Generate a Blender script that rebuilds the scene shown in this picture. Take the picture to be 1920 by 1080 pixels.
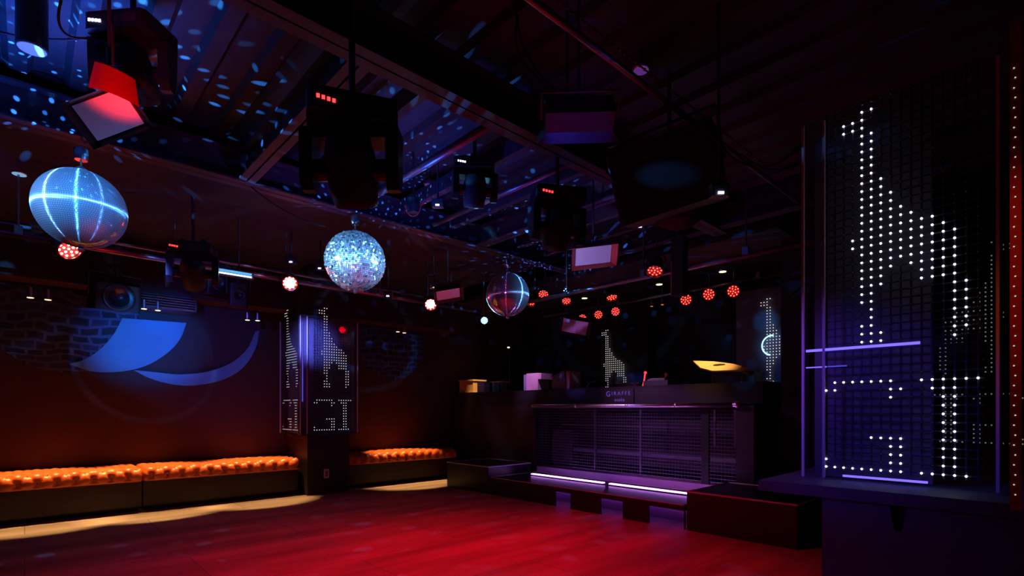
import bpy, math, random
from mathutils import Vector, Matrix, Euler
random.seed(7)
for _o in list(bpy.data.objects):
    bpy.data.objects.remove(_o, do_unlink=True)
sc = bpy.context.scene
C = sc.collection
PI = math.pi

# ------------------------------------------------------------------ camera, world, exposure
F_PX, HZ, YAW, CAM_H = 980.0, 768.0, math.radians(47.0), 1.1
FWD = Vector((math.cos(YAW), math.sin(YAW), 0)); RGT = Vector((math.sin(YAW), -math.cos(YAW), 0))
cam_d = bpy.data.cameras.new('camera'); cam = bpy.data.objects.new('camera', cam_d); C.objects.link(cam)
cam.location = (0, 0, CAM_H)
cam.rotation_euler = (math.radians(90), 0, YAW - PI/2)
cam_d.sensor_width = 36.0
cam_d.lens = 36.0*F_PX/1920.0
cam_d.shift_y = (HZ-540.0)/1920.0
cam_d.clip_start = 0.05; cam_d.clip_end = 100
sc.camera = cam
w = bpy.data.worlds.new('world'); sc.world = w; w.use_nodes = True
w.node_tree.nodes['Background'].inputs[0].default_value = (0.02, 0.03, 0.12, 1)
w.node_tree.nodes['Background'].inputs[1].default_value = 0.01
sc.view_settings.view_transform = 'Standard'
sc.view_settings.look = 'None'
sc.view_settings.gamma = 1.0
sc.view_settings.use_curve_mapping = False
sc.view_settings.exposure = -0.2
sc.cycles.use_denoising = True
sc.cycles.max_bounces = 5
sc.cycles.diffuse_bounces = 2
sc.cycles.glossy_bounces = 3
sc.cycles.transparent_max_bounces = 16
sc.cycles.sample_clamp_indirect = 4.0
sc.cycles.caustics_reflective = False
sc.cycles.caustics_refractive = False

def ray(x):
    t = (x-960.0)/F_PX
    return FWD + RGT*t
def px(x, y, X=None, Y=None, Z=None, d=None):
    """point of the room seen at image position (x, y) on the given wall / height / depth"""
    r = ray(x)
    if X is not None: d = X/r.x
    elif Y is not None: d = Y/r.y
    elif Z is not None: d = (Z-CAM_H)*F_PX/(HZ-y)
    return Vector((r.x*d, r.y*d, CAM_H + (HZ-y)/F_PX*d))

def aim(o, target):
    v = Vector(target) - o.location
    o.rotation_euler = v.to_track_quat('-Z', 'Y').to_euler()
def spot(name, loc, target, col, power, size, blend=0.6, radius=0.04, parent=None):
    l = bpy.data.lights.new(name, 'SPOT'); l.color = col; l.energy = power
    l.spot_size = math.radians(size); l.spot_blend = blend; l.shadow_soft_size = radius
    o = bpy.data.objects.new(name, l); C.objects.link(o); o.location = loc; aim(o, target)
    if parent:
        bpy.context.view_layer.update()
        o.parent = parent; o.matrix_parent_inverse = parent.matrix_world.inverted()
    return o
def area(name, loc, target, col, power, sx, sy, spread=180):
    l = bpy.data.lights.new(name, 'AREA'); l.shape = 'RECTANGLE'; l.size = sx; l.size_y = sy
    l.color = col; l.energy = power; l.spread = math.radians(spread)
    o = bpy.data.objects.new(name, l); C.objects.link(o); o.location = loc; aim(o, target)
    return o

RED = (1.0, 0.0, 0.012); BLUE = (0.05, 0.3, 1.0); DBLUE = (0.05, 0.12, 1.0); PURP = (0.36, 0.08, 1.0); WARM = (1.0, 0.55, 0.18)
CYAN = (0.15, 0.6, 1.0)

# ------------------------------------------------------------------ materials
def mat(name, col, rough=0.6, metal=0.0, emit=None, es=0.0, noise=None, bump=0.0, spec=0.5):
    m = bpy.data.materials.new(name); m.use_nodes = True
    nt = m.node_tree; b = nt.nodes['Principled BSDF']
    b.inputs['Base Color'].default_value = (*col, 1); b.inputs['Roughness'].default_value = rough
    b.inputs['Metallic'].default_value = metal
    b.inputs['Specular IOR Level'].default_value = spec
    if emit:
        b.inputs['Emission Color'].default_value = (*emit, 1); b.inputs['Emission Strength'].default_value = es
    if noise or bump:
        tc = nt.nodes.new('ShaderNodeTexCoord'); n = nt.nodes.new('ShaderNodeTexNoise')
        n.inputs['Scale'].default_value = noise or 8; n.inputs['Detail'].default_value = 5
        nt.links.new(tc.outputs['Object'], n.inputs['Vector'])
        r = nt.nodes.new('ShaderNodeMix'); r.data_type = 'RGBA'
        r.inputs['A'].default_value = (*[c*0.75 for c in col], 1); r.inputs['B'].default_value = (*[min(1, c*1.2) for c in col], 1)
        nt.links.new(n.outputs['Fac'], r.inputs['Factor']); nt.links.new(r.outputs['Result'], b.inputs['Base Color'])
        if bump:
            bp = nt.nodes.new('ShaderNodeBump'); bp.inputs['Strength'].default_value = bump; bp.inputs['Distance'].default_value = 0.01
            nt.links.new(n.outputs['Fac'], bp.inputs['Height']); nt.links.new(bp.outputs['Normal'], b.inputs['Normal'])
    return m
def emis(name, col, s): return mat(name, (0.02, 0.02, 0.02), 0.5, emit=col, es=s)

M = {}
M['black'] = mat('black_paint', (0.012, 0.012, 0.014), 0.55, noise=6)
M['satin'] = mat('black_satin_plastic', (0.02, 0.02, 0.024), 0.32, noise=12)
M['rubber'] = mat('black_rubber', (0.015, 0.015, 0.015), 0.8)
M['gear'] = mat('dark_grey_gear', (0.05, 0.05, 0.055), 0.35)
M['headshell'] = mat('matte_black_shell', (0.02, 0.02, 0.024), 0.6, noise=10)
M['chrome'] = mat('chrome', (0.92, 0.9, 0.95), 0.32, 1.0)
M['steel'] = mat('brushed_steel', (0.45, 0.45, 0.48), 0.35, 1.0)
M['pipe'] = mat('painted_pipe', (0.32, 0.32, 0.35), 0.3, 0.7, noise=20)
M['beam'] = mat('beam_paint', (0.06, 0.06, 0.09), 0.6, noise=5)
M['deck'] = mat('ceiling_deck', (0.03, 0.04, 0.055), 0.6, noise=3)
M['soffit'] = mat('soffit_board', (0.022, 0.024, 0.034), 0.7, noise=3)
M['wall'] = mat('brown_wall_paint', (0.05, 0.019, 0.013), 0.75, noise=2.5, bump=0.15)
M['darkwall'] = mat('dark_wall_paint', (0.02, 0.02, 0.028), 0.7, noise=3)
M['panel'] = mat('dark_panel', (0.03, 0.028, 0.035), 0.5, noise=4)
M['brownpanel'] = mat('brown_laminate', (0.03, 0.012, 0.01), 0.5, noise=4)
M['leather'] = mat('orange_leather', (0.72, 0.13, 0.03), 0.36, noise=14, bump=0.1)
M['button'] = mat('leather_button', (0.5, 0.15, 0.06), 0.25)
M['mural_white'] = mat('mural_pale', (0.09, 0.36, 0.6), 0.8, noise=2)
M['mural_dark'] = mat('mural_dark', (0.035, 0.035, 0.045), 0.8, noise=3)
M['booth'] = mat('booth_black_laminate', (0.022, 0.022, 0.028), 0.4, noise=5)
M['step'] = mat('step_black_vinyl', (0.012, 0.012, 0.016), 0.35, noise=9)
M['edge'] = mat('aluminium_nosing', (0.75, 0.68, 0.78), 0.5, 0.3)
M['plinth'] = mat('plinth_lavender_laminate', (0.6, 0.36, 0.66), 0.5, noise=5)
M['mesh'] = mat('guard_mesh_wire', (0.2, 0.2, 0.27), 0.4, 0.6)
M['tan'] = mat('tan_card', (0.6, 0.42, 0.22), 0.6, noise=5)
M['pinkbox'] = mat('light_grey_case', (0.55, 0.42, 0.5), 0.5, noise=6)
M['bluebox'] = mat('grey_case', (0.22, 0.25, 0.4), 0.45, noise=6)
M['wood'] = mat('pale_wood', (0.65, 0.42, 0.2), 0.5, noise=7)
M['tower'] = mat('tower_base_paint', (0.06, 0.08, 0.14), 0.55, noise=4)
M['net'] = mat('led_net_wire', (0.05, 0.05, 0.1), 0.4, 0.3)
M['frost'] = mat('frosted_acrylic_edge', (0.7, 0.62, 0.7), 0.45)
M['towerback'] = mat('tower_dark_backing', (0.15, 0.14, 0.2), 0.5, noise=6)
M['cable'] = mat('cable_rubber', (0.02, 0.018, 0.025), 0.7, spec=0.2)
M['reflector'] = mat('silver_reflector', (0.75, 0.75, 0.78), 0.4, 0.5)
M['led_white'] = emis('led_white', (1.0, 0.97, 0.93), 5.0)
M['led_reflected'] = emis('led_reflected_white', (0.8, 0.85, 0.8), 0.2)
M['lamp_face'] = emis('lamp_face_red', (1.0, 0.006, 0.006), 0.35)
M['lamp_face_hot'] = emis('lamp_face_hot', (1.0, 0.35, 0.25), 14.0)
M['lamp_face_halo'] = emis('lamp_face_halo', (1.0, 0.02, 0.02), 2.0)  # red halo of the hot lamps put into a glowing face
M['lamp_face_blue'] = emis('lamp_face_blue', (0.05, 0.3, 1.0), 4.0)
M['led_mid'] = emis('led_warm_white', (1.0, 0.93, 0.9), 1.1)
M['led_red'] = emis('led_red', (1.0, 0.07, 0.045), 5.5)
M['led_red_hot'] = emis('led_red_hot', (1.0, 0.32, 0.22), 30.0)
M['digit_red'] = emis('display_red', (1.0, 0.03, 0.03), 4.0)
M['digit_white'] = emis('display_white', (0.55, 0.55, 1.0), 5.0)
M['glow_cyan'] = emis('glow_cyan', (0.12, 0.5, 1.0), 1.1)
M['lens_blue'] = emis('lens_blue', (0.35, 0.75, 1.0), 22.0)
M['lens_soft'] = emis('lamplight_glow_blue', (0.5, 0.7, 1.0), 6.0)
M['tube_purple'] = emis('tube_purple', (0.62, 0.2, 1.0), 12)
M['glow_blue'] = emis('glow_blue', (0.20, 0.13, 1.0), 2.0)
M['glow_blue2'] = emis('glow_blue_soft', (0.12, 0.1, 0.9), 0.9)
M['bulb_warm'] = emis('bulb_warm', (1.0, 0.72, 0.42), 2.2)
M['diffuser'] = emis('diffuser_glow', (0.22, 0.2, 0.6), 0.45)
M['disc_purple'] = emis('disc_purple_glow', (0.4, 0.1, 0.75), 0.25)
M['disc_cyan'] = emis('disc_cyan_glow', (0.3, 0.6, 1.0), 0.7)
M['logo'] = emis('logo_purple', (0.22, 0.1, 0.8), 0.55)
M['ball_reflection'] = emis('ball_reflection_cyan', (0.3, 0.65, 1.0), 3.0)
M['lamp_red'] = emis('lamp_red_glow', (1.0, 0.05, 0.06), 1.6)
M['gel_red'] = mat('red_gel_plastic', (0.6, 0.02, 0.02), 0.35)
M['redpost'] = mat('red_translucent_post', (0.45, 0.05, 0.03), 0.3)

def acrylic_mat():
    m = bpy.data.materials.new('clear_acrylic'); m.use_nodes = True; nt = m.node_tree
    for n in list(nt.nodes): nt.nodes.remove(n)
    out = nt.nodes.new('ShaderNodeOutputMaterial'); mix = nt.nodes.new('ShaderNodeMixShader')
    tr = nt.nodes.new('ShaderNodeBsdfTransparent'); gl = nt.nodes.new('ShaderNodeBsdfGlossy')
    gl.inputs['Roughness'].default_value = 0.03; tr.inputs[0].default_value = (0.93, 0.93, 0.97, 1)
    fr = nt.nodes.new('ShaderNodeFresnel'); fr.inputs[0].default_value = 1.4
    cp = nt.nodes.new('ShaderNodeMath'); cp.operation = 'MINIMUM'; cp.inputs[1].default_value = 0.16; nt.links.new(fr.outputs[0], cp.inputs[0]); nt.links.new(cp.outputs[0], mix.inputs[0]); nt.links.new(tr.outputs[0], mix.inputs[1]); nt.links.new(gl.outputs[0], mix.inputs[2])
    nt.links.new(mix.outputs[0], out.inputs[0]); return m
M['acrylic'] = acrylic_mat()

def mirror_mat(name, rough, aniso, tint, wide=0.45, sharp=0.25):
    m = bpy.data.materials.new(name); m.use_nodes = True; nt = m.node_tree
    for n in list(nt.nodes): nt.nodes.remove(n)
    out = nt.nodes.new('ShaderNodeOutputMaterial')
    tg = nt.nodes.new('ShaderNodeTangent'); tg.direction_type = 'RADIAL'; tg.axis = 'Z'
    gs = []
    for rot, rg in ((0.0, rough), (0.25, rough)):
        g = nt.nodes.new('ShaderNodeBsdfAnisotropic'); g.inputs['Color'].default_value = (*tint, 1)
        g.inputs['Roughness'].default_value = rg; g.inputs['Anisotropy'].default_value = aniso
        g.inputs['Rotation'].default_value = rot
        nt.links.new(tg.outputs[0], g.inputs['Tangent']); gs.append(g)
    g3 = nt.nodes.new('ShaderNodeBsdfAnisotropic'); g3.inputs['Color'].default_value = (*tint, 1); g3.inputs['Roughness'].default_value = 0.07
    m1 = nt.nodes.new('ShaderNodeMixShader'); m1.inputs[0].default_value = 0.5
    m2 = nt.nodes.new('ShaderNodeMixShader'); m2.inputs[0].default_value = sharp
    g4 = nt.nodes.new('ShaderNodeBsdfAnisotropic'); g4.inputs['Color'].default_value = (*tint, 1); g4.inputs['Roughness'].default_value = 0.8
    m0 = nt.nodes.new('ShaderNodeMixShader'); m0.inputs[0].default_value = wide
    nt.links.new(gs[0].outputs[0], m1.inputs[1]); nt.links.new(gs[1].outputs[0], m1.inputs[2])
    nt.links.new(m1.outputs[0], m0.inputs[1]); nt.links.new(g4.outputs[0], m0.inputs[2]); nt.links.new(m0.outputs[0], m2.inputs[1]); nt.links.new(g3.outputs[0], m2.inputs[2])
    nt.links.new(m2.outputs[0], out.inputs[0]); return m
M['mirror_fine'] = mirror_mat('mirror_tiles_fine', 0.42, 0.85, (0.75, 0.87, 1.0), 0.32, 0.28)
M['mirror_far'] = mirror_mat('mirror_tiles_far', 0.4, 0.85, (0.9, 0.93, 1.0), 0.12, 0.4)
M['mirror_spark'] = mirror_mat('mirror_tiles_sparkle', 0.32, 0.3, (0.95, 0.97, 1.0), 0.3, 0.3)

def floor_mat():
    m = bpy.data.materials.new('worn_dance_floor'); m.use_nodes = True; nt = m.node_tree; b = nt.nodes['Principled BSDF']
    tc = nt.nodes.new('ShaderNodeTexCoord'); mp = nt.nodes.new('ShaderNodeMapping'); mp.inputs['Rotation'].default_value = (0, 0, 0.05)
    mp.inputs['Scale'].default_value = (0.35, 2.2, 1)
    n = nt.nodes.new('ShaderNodeTexNoise'); n.inputs['Scale'].default_value = 1.6; n.inputs['Detail'].default_value = 6
    n2 = nt.nodes.new('ShaderNodeTexNoise'); n2.inputs['Scale'].default_value = 60; n2.inputs['Detail'].default_value = 3
    br = nt.nodes.new('ShaderNodeTexBrick'); br.inputs['Scale'].default_value = 1.0
    br.inputs['Brick Width'].default_value = 1.8; br.inputs['Row Height'].default_value = 0.9; br.inputs['Mortar Size'].default_value = 0.004
    br.inputs['Color1'].default_value = (0.36, 0.27, 0.24, 1); br.inputs['Color2'].default_value = (0.3, 0.22, 0.2, 1); br.inputs['Mortar'].default_value = (0.16, 0.1, 0.09, 1)
    nt.links.new(tc.outputs['Object'], mp.inputs['Vector']); nt.links.new(mp.outputs[0], n.inputs['Vector'])
    nt.links.new(tc.outputs['Object'], n2.inputs['Vector']); nt.links.new(tc.outputs['Object'], br.inputs['Vector'])
    rmp = nt.nodes.new('ShaderNodeMapRange'); rmp.inputs[1].default_value = 0.3; rmp.inputs[2].default_value = 0.7; rmp.inputs[3].default_value = 0.5; rmp.inputs[4].default_value = 1.35
    nt.links.new(n.outputs['Fac'], rmp.inputs[0])
    rm2 = nt.nodes.new('ShaderNodeMapRange'); rm2.inputs[3].default_value = 0.8; rm2.inputs[4].default_value = 1.2
    nt.links.new(n2.outputs['Fac'], rm2.inputs[0])
    mu = nt.nodes.new('ShaderNodeMath'); mu.operation = 'MULTIPLY'; nt.links.new(rmp.outputs[0], mu.inputs[0]); nt.links.new(rm2.outputs[0], mu.inputs[1])
    vm = nt.nodes.new('ShaderNodeVectorMath'); vm.operation = 'SCALE'
    nt.links.new(br.outputs['Color'], vm.inputs[0]); nt.links.new(mu.outputs[0], vm.inputs['Scale'])
    nt.links.new(vm.outputs[0], b.inputs['Base Color']); b.inputs['Roughness'].default_value = 0.55
    bp = nt.nodes.new('ShaderNodeBump'); bp.inputs['Strength'].default_value = 0.12; nt.links.new(n2.outputs['Fac'], bp.inputs['Height']); nt.links.new(bp.outputs[0], b.inputs['Normal'])
    return m
M['floor'] = floor_mat()

def ball_mural_mat():
    m = bpy.data.materials.new('painted_mirror_tiles'); m.use_nodes = True; nt = m.node_tree; b = nt.nodes['Principled BSDF']
    tc = nt.nodes.new('ShaderNodeTexCoord'); mp = nt.nodes.new('ShaderNodeMapping'); mp.inputs['Rotation'].default_value = (PI/2, 0, 0)
    br = nt.nodes.new('ShaderNodeTexBrick'); br.inputs['Scale'].default_value = 1.0; br.inputs['Brick Width'].default_value = 0.17
    br.inputs['Row Height'].default_value = 0.085; br.inputs['Mortar Size'].default_value = 0.018; br.inputs['Mortar Smooth'].default_value = 0.6
    br.inputs['Color1'].default_value = (0.01, 0.014, 0.03, 1); br.inputs['Color2'].default_value = (0.03, 0.045, 0.10, 1); br.inputs['Mortar'].default_value = (0.06, 0.10, 0.22, 1)
    n = nt.nodes.new('ShaderNodeTexNoise'); n.inputs['Scale'].default_value = 2.0
    ad = nt.nodes.new('ShaderNodeVectorMath'); ad.operation = 'MULTIPLY_ADD'; ad.inputs[1].default_value = (0.25, 0.25, 0.25)
    nt.links.new(tc.outputs['Object'], n.inputs['Vector']); nt.links.new(n.outputs['Color'], ad.inputs[0]); nt.links.new(tc.outputs['Object'], ad.inputs[2])
    nt.links.new(ad.outputs[0], mp.inputs['Vector']); nt.links.new(mp.outputs[0], br.inputs['Vector']); nt.links.new(br.outputs['Color'], b.inputs['Base Color'])
    b.inputs['Roughness'].default_value = 0.8; return m
M['mural_tiles'] = ball_mural_mat()

# ------------------------------------------------------------------ mesh builder
class MB:
    def __init__(s): s.v = []; s.f = []
    def raw(s, vs, fs):
        n = len(s.v); s.v += [tuple(v) for v in vs]; s.f += [tuple(i+n for i in f) for f in fs]; return s
    def box(s, c, size, R=None):
        hx, hy, hz = size[0]/2, size[1]/2, size[2]/2; c = Vector(c)
        vs = [Vector((x, y, z)) for x in (-hx, hx) for y in (-hy, hy) for z in (-hz, hz)]
        if R is not None: vs = [R @ v for v in vs]
        return s.raw([c+v for v in vs], [(0, 1, 3, 2), (4, 6, 7, 5), (0, 4, 5, 1), (2, 3, 7, 6), (0, 2, 6, 4), (1, 5, 7, 3)])
    def bb(s, x0, x1, y0, y1, z0, z1):
        return s.box(((x0+x1)/2, (y0+y1)/2, (z0+z1)/2), (abs(x1-x0), abs(y1-y0), abs(z1-z0)))
    def rbox(s, c, size, r, R=None, n=3):
        """box with its vertical edges rounded"""
        hx, hy, hz = size[0]/2, size[1]/2, size[2]/2; pts = []
        for k, (sx, sy) in enumerate(((1, 1), (-1, 1), (-1, -1), (1, -1))):
            for i in range(n+1):
                a = k*PI/2 + i*PI/2/n
                pts.append((sx*(hx-r)+r*math.cos(a), sy*(hy-r)+r*math.sin(a)))
        return s.prism(pts, -hz, hz, c, R)
    def prism(s, pts, z0, z1, c=(0, 0, 0), R=None):
        n = len(pts); vs = [Vector((p[0], p[1], z0)) for p in pts] + [Vector((p[0], p[1], z1)) for p in pts]
        if R is not None: vs = [R @ v for v in vs]
        c = Vector(c)
        return s.raw([c+v for v in vs], [tuple(range(n))[::-1], tuple(range(n, 2*n))] + [(i, (i+1) % n, n+(i+1) % n, n+i) for i in range(n)])
    def lathe(s, prof, c=(0, 0, 0), R=None, n=20):
        """prof = (radius, z) list around local z"""
        vs = []; fs = []; c = Vector(c)
        for (r, z) in prof:
            for k in range(n):
                a = 2*PI*k/n; v = Vector((r*math.cos(a), r*math.sin(a), z)); vs.append(v)
        if R is not None: vs = [R @ v for v in vs]
        m = len(prof)
        for i in range(m-1):
            for k in range(n): fs.append((i*n+k, i*n+(k+1) % n, (i+1)*n+(k+1) % n, (i+1)*n+k))
        fs.append(tuple(range(n))[::-1]); fs.append(tuple((m-1)*n+k for k in range(n)))
        return s.raw([c+v for v in vs], fs)
    def tube(s, pts, r, n=8, closed=False):
        pts = [Vector(p) for p in pts]; vs = []; fs = []; m = len(pts)
        up = Vector((0, 0, 1)); prev = None
        for i, p in enumerate(pts):
            if closed: t = pts[(i+1) % m]-pts[i-1]
            else: t = pts[min(i+1, m-1)]-pts[max(i-1, 0)]
            t.normalize()
            a = (up if prev is None else prev)
            a = a - t*a.dot(t)
            if a.length < 1e-3: a = Vector((1, 0, 0)) - t*t.x
            a.normalize(); prev = a; b = t.cross(a)
            for k in range(n):
                th = 2*PI*k/n; vs.append(p + a*r*math.cos(th) + b*r*math.sin(th))
        for i in range(m if closed else m-1):
            j = (i+1) % m
            for k in range(n): fs.append((i*n+k, i*n+(k+1) % n, j*n+(k+1) % n, j*n+k))
        if not closed: fs.append(tuple(range(n))[::-1]); fs.append(tuple((m-1)*n+k for k in range(n)))
        return s.raw(vs, fs)
    def ball(s, c, r, n=6, m=4, sc_=(1, 1, 1)):
        vs = [Vector((0, 0, 1))]; fs = []
        for i in range(1, m):
            for k in range(n):
                a = PI*i/m; b = 2*PI*k/n; vs.append(Vector((math.sin(a)*math.cos(b), math.sin(a)*math.sin(b), math.cos(a))))
        vs.append(Vector((0, 0, -1)))
        for k in range(n): fs.append((0, 1+k, 1+(k+1) % n)); fs.append((len(vs)-1, 1+(m-2)*n+(k+1) % n, 1+(m-2)*n+k))
        for i in range(m-2):
            for k in range(n): fs.append((1+i*n+k, 1+(i+1)*n+k, 1+(i+1)*n+(k+1) % n, 1+i*n+(k+1) % n))
        c = Vector(c)
        return s.raw([c+Vector((v.x*r*sc_[0], v.y*r*sc_[1], v.z*r*sc_[2])) for v in vs], fs)
    def build(s, name, m, parent=None, smooth=False, loc=None):
        me = bpy.data.meshes.new(name); me.from_pydata(s.v, [], s.f); me.validate(); me.update()
        if smooth:
            for p in me.polygons: p.use_smooth = True
        me.materials.append(m); o = bpy.data.objects.new(name, me); C.objects.link(o)
        if parent: o.parent = parent
        if loc is not None: o.location = loc
        return o
def tag(o, label=None, cat=None, group=None, kind=None):
    if label: o['label'] = label
    if cat: o['category'] = cat
    if group: o['group'] = group
    if kind: o['kind'] = kind
    return o
def thing(name, label, cat, loc=(0, 0, 0), rot=(0, 0, 0), group=None):
    o = bpy.data.objects.new(name, None); C.objects.link(o); o.empty_display_size = 0.1
    o.location = loc; o.rotation_euler = rot
    return tag(o, label, cat, group)
def struct(name, mb, m): return tag(mb.build(name, m), kind='structure')
def kids(o): return [c for c in bpy.data.objects if c.parent == o]
def bez(p0, p1, sag, n=14, side=(0, 0, 0)):
    p0, p1, side = Vector(p0), Vector(p1), Vector(side)
    return [p0.lerp(p1, i/n) + (Vector((0, 0, -sag)) + side)*4*(i/n)*(1-i/n) for i in range(n+1)]

# ------------------------------------------------------------------ setting
X0, X1, Y0, YW = -1.6, 7.3, -1.6, 7.46
struct('floor', MB().bb(X0, X1, Y0, YW, -0.1, 0), M['floor'])
struct('wall_left', MB().bb(X0, X1, YW, YW+0.12, 0, 3.4), M['wall'])
struct('wall_back', MB().bb(X1, X1+0.12, Y0, YW+0.12, 0, 3.4), M['darkwall'])
struct('wall_right', MB().bb(X0, X1, Y0-0.12, Y0, 0, 3.4), M['darkwall'])
struct('wall_rear', MB().bb(X0-0.12, X0, Y0-0.12, YW+0.12, 0, 3.4), M['darkwall'])
# corrugated deck ceiling, ribs run across the room
cm = MB(); cm.bb(X0, X1, Y0, 4.7, 3.22, 3.34); cm.bb(X0, X1, 4.7, YW, 3.22, 3.34)
x = X0+0.1
while x < X1-0.2:
    cm.prism([(x, -0.06), (x+0.03, -0.10), (x+0.11, -0.10), (x+0.14, -0.06)], Y0, 4.42, (0, 0, 0), None)
    # turn the rib so that it lies along y under the deck
    for i in range(len(cm.v)-8, len(cm.v)):
        a, b, c_ = cm.v[i]; cm.v[i] = (a, c_, 3.28+b)
    x += 0.28
struct('ceiling', cm, M['deck'])
struct('trim_1', MB().bb(X0, 4.9, 4.62, YW, 2.95, 3.05), M['soffit'])           # lower soffit over the bench side
struct('trim_2', MB().bb(X0, 5.4, 7.1, YW, 2.42, 2.95), M['wall'])               # box-out above the mural
struct('trim_3', MB().bb(5.2, X1, 1.9, YW, 2.82, 2.9), M['darkwall'])            # booth ceiling
struct('wall_partition', MB().bb(5.62, X1, 0.9, 2.02, 0, 3.2), M['darkwall'])
# steel beams (I sections)
def ibeam(name, axis, pos, a, b, zb, h=0.24, wd=0.15):
    m = MB()
    for (w_, z0, z1) in ((wd, zb, zb+0.014), (0.012, zb, zb+h), (wd, zb+h-0.014, zb+h)):
        if axis == 'x': m.bb(a, b, pos-w_/2, pos+w_/2, z0, z1)
        else: m.bb(pos-w_/2, pos+w_/2, a, b, z0, z1)
    return tag(m.build(name, M['beam']), kind='structure')
ibeam('trim_4', 'x', 4.48, X0, X1, 2.88)
ibeam('trim_5', 'x', 2.45, X0, X1, 2.88)
ibeam('trim_6', 'y', 3.65, 2.53, 4.4, 2.885, h=0.2, wd=0.12)
ibeam('trim_7', 'y', 1.27, 2.53, 4.4, 2.885, h=0.2, wd=0.12)
ibeam('trim_8', 'y', 5.05, Y0, 4.4, 2.9, h=0.2, wd=0.12)
# small joists in the bays
k = 9
for xj in (1.75, 2.65, 3.25, 4.2, 4.65):
    tag(MB().bb(xj-0.03, xj+0.03, 2.53, 4.4, 2.98, 3.1).build('trim_%d' % k, M['beam']), kind='structure'); k += 1

# ------------------------------------------------------------------ pipes
def top(x, y):
    if y > 7.1 and x < 5.4: return 2.42
    if x > 5.2 and y > 1.9: return 2.82
    if y > 4.62 and x < 4.9: return 2.95
    return 3.22
def hanger(t, p, r=0.008, name='hanger'):
    bpy.context.view_layer.update()
    q = t.matrix_world.inverted(); zt = top(p.x, p.y)
    MB().tube([q @ Vector((p.x, p.y, p.z)), q @ Vector((p.x, p.y, zt))], r, 6).build(name, M['gear'], t)
def pipe(name, pts, r, label, cat='pipe', m='pipe', clamps=()):
    t = thing(name, label, cat, loc=pts[0])
    L = [Vector(p)-Vector(pts[0]) for p in pts]
    MB().tube(L, r, 12).build('tube', M[m], t, smooth=True)
    for c in clamps:
        MB().box(Vector(c)-Vector(pts[0]), (0.05, 0.05, 0.07)).build('clamp', M['steel'], t)
    return t
RY, RX, RZ = 5.62, 4.66, 2.46
def hang_clamps(axis, pos, a, b, n, z):
    out = []
    for i in range(n):
        q = a + (b-a)*(i+0.5)/n
        out.append((q, pos, z) if axis == 'x' else (pos, q, z))
    return out
pa = pipe('lighting_pipe', [(X0, RY, RZ), (RX-0.03, RY, RZ)], 0.024, 'long lighting pipe running level in front of the bench wall', clamps=hang_clamps('x', RY, X0, RX, 6, RZ+0.04))
for c in hang_clamps('x', RY, X0, RX, 6, 0): MB().tube([(c[0]-X0, 0, 0.02), (c[0]-X0, 0, 0.48)], 0.008, 6).build('drop_rod', M['pipe'], pa)
pipe('lighting_pipe', [(X0, RY+0.1, RZ+0.1), (RX-0.2, RY+0.1, RZ+0.1)], 0.014, 'thinner conduit just above the long pipe by the bench wall')
pb = pipe('lighting_pipe', [(RX, RY, RZ), (RX, 0.4, RZ)], 0.024, 'lighting pipe crossing in front of the DJ booth', clamps=hang_clamps('y', RX, RY, 0.4, 5, RZ+0.04))
for c in hang_clamps('y', RX, RY, 0.4, 5, 0): MB().tube([(0, c[1]-RY, 0.02), (0, c[1]-RY, 0.6)], 0.008, 6).build('drop_rod', M['pipe'], pb)
pipe('lighting_pipe', [(6.55, 6.2, 2.70), (6.55, 2.1, 2.70)], 0.022, 'pipe of red lamps inside the DJ booth', clamps=hang_clamps('y', 6.55, 6.2, 2.1, 4, 2.74))
pipe('ceiling_pipe', [(2.19, 4.36, 2.93), (2.19, 2.56, 2.93)], 0.03, 'blue-lit pipe between the beams right of the large moving head')
pipe('ceiling_pipe', [(3.0, 4.36, 2.95), (3.0, 2.56, 2.95)], 0.022, 'thin pipe under the ceiling above the small mirror ball')
pipe('ceiling_pipe', [(0.6, 1.62, 2.9), (4.9, 1.62, 2.9)], 0.018, 'thin pipe across the dark ceiling beside a beaded cable')
rt = thing('rope_light', 'beaded rope light strung along the thin pipe on the dark ceiling', 'rope light', loc=(0.8, 1.57, 2.93))
MB().tube([(0, 0, 0), (4.05, 0, 0)], 0.004, 6).build('cord', M['cable'], rt)
bead = MB().ball((0, 0, 0), 0.009, 5, 3).build('bead', mat('rope_light_bead', (0.25, 0.08, 0.06), 0.4), rt)
for i in range(90):
    o = bead if i == 0 else bead.copy()
    if i: C.objects.link(o)
    o.location = (0.02+i*0.045, 0, 0)

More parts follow.
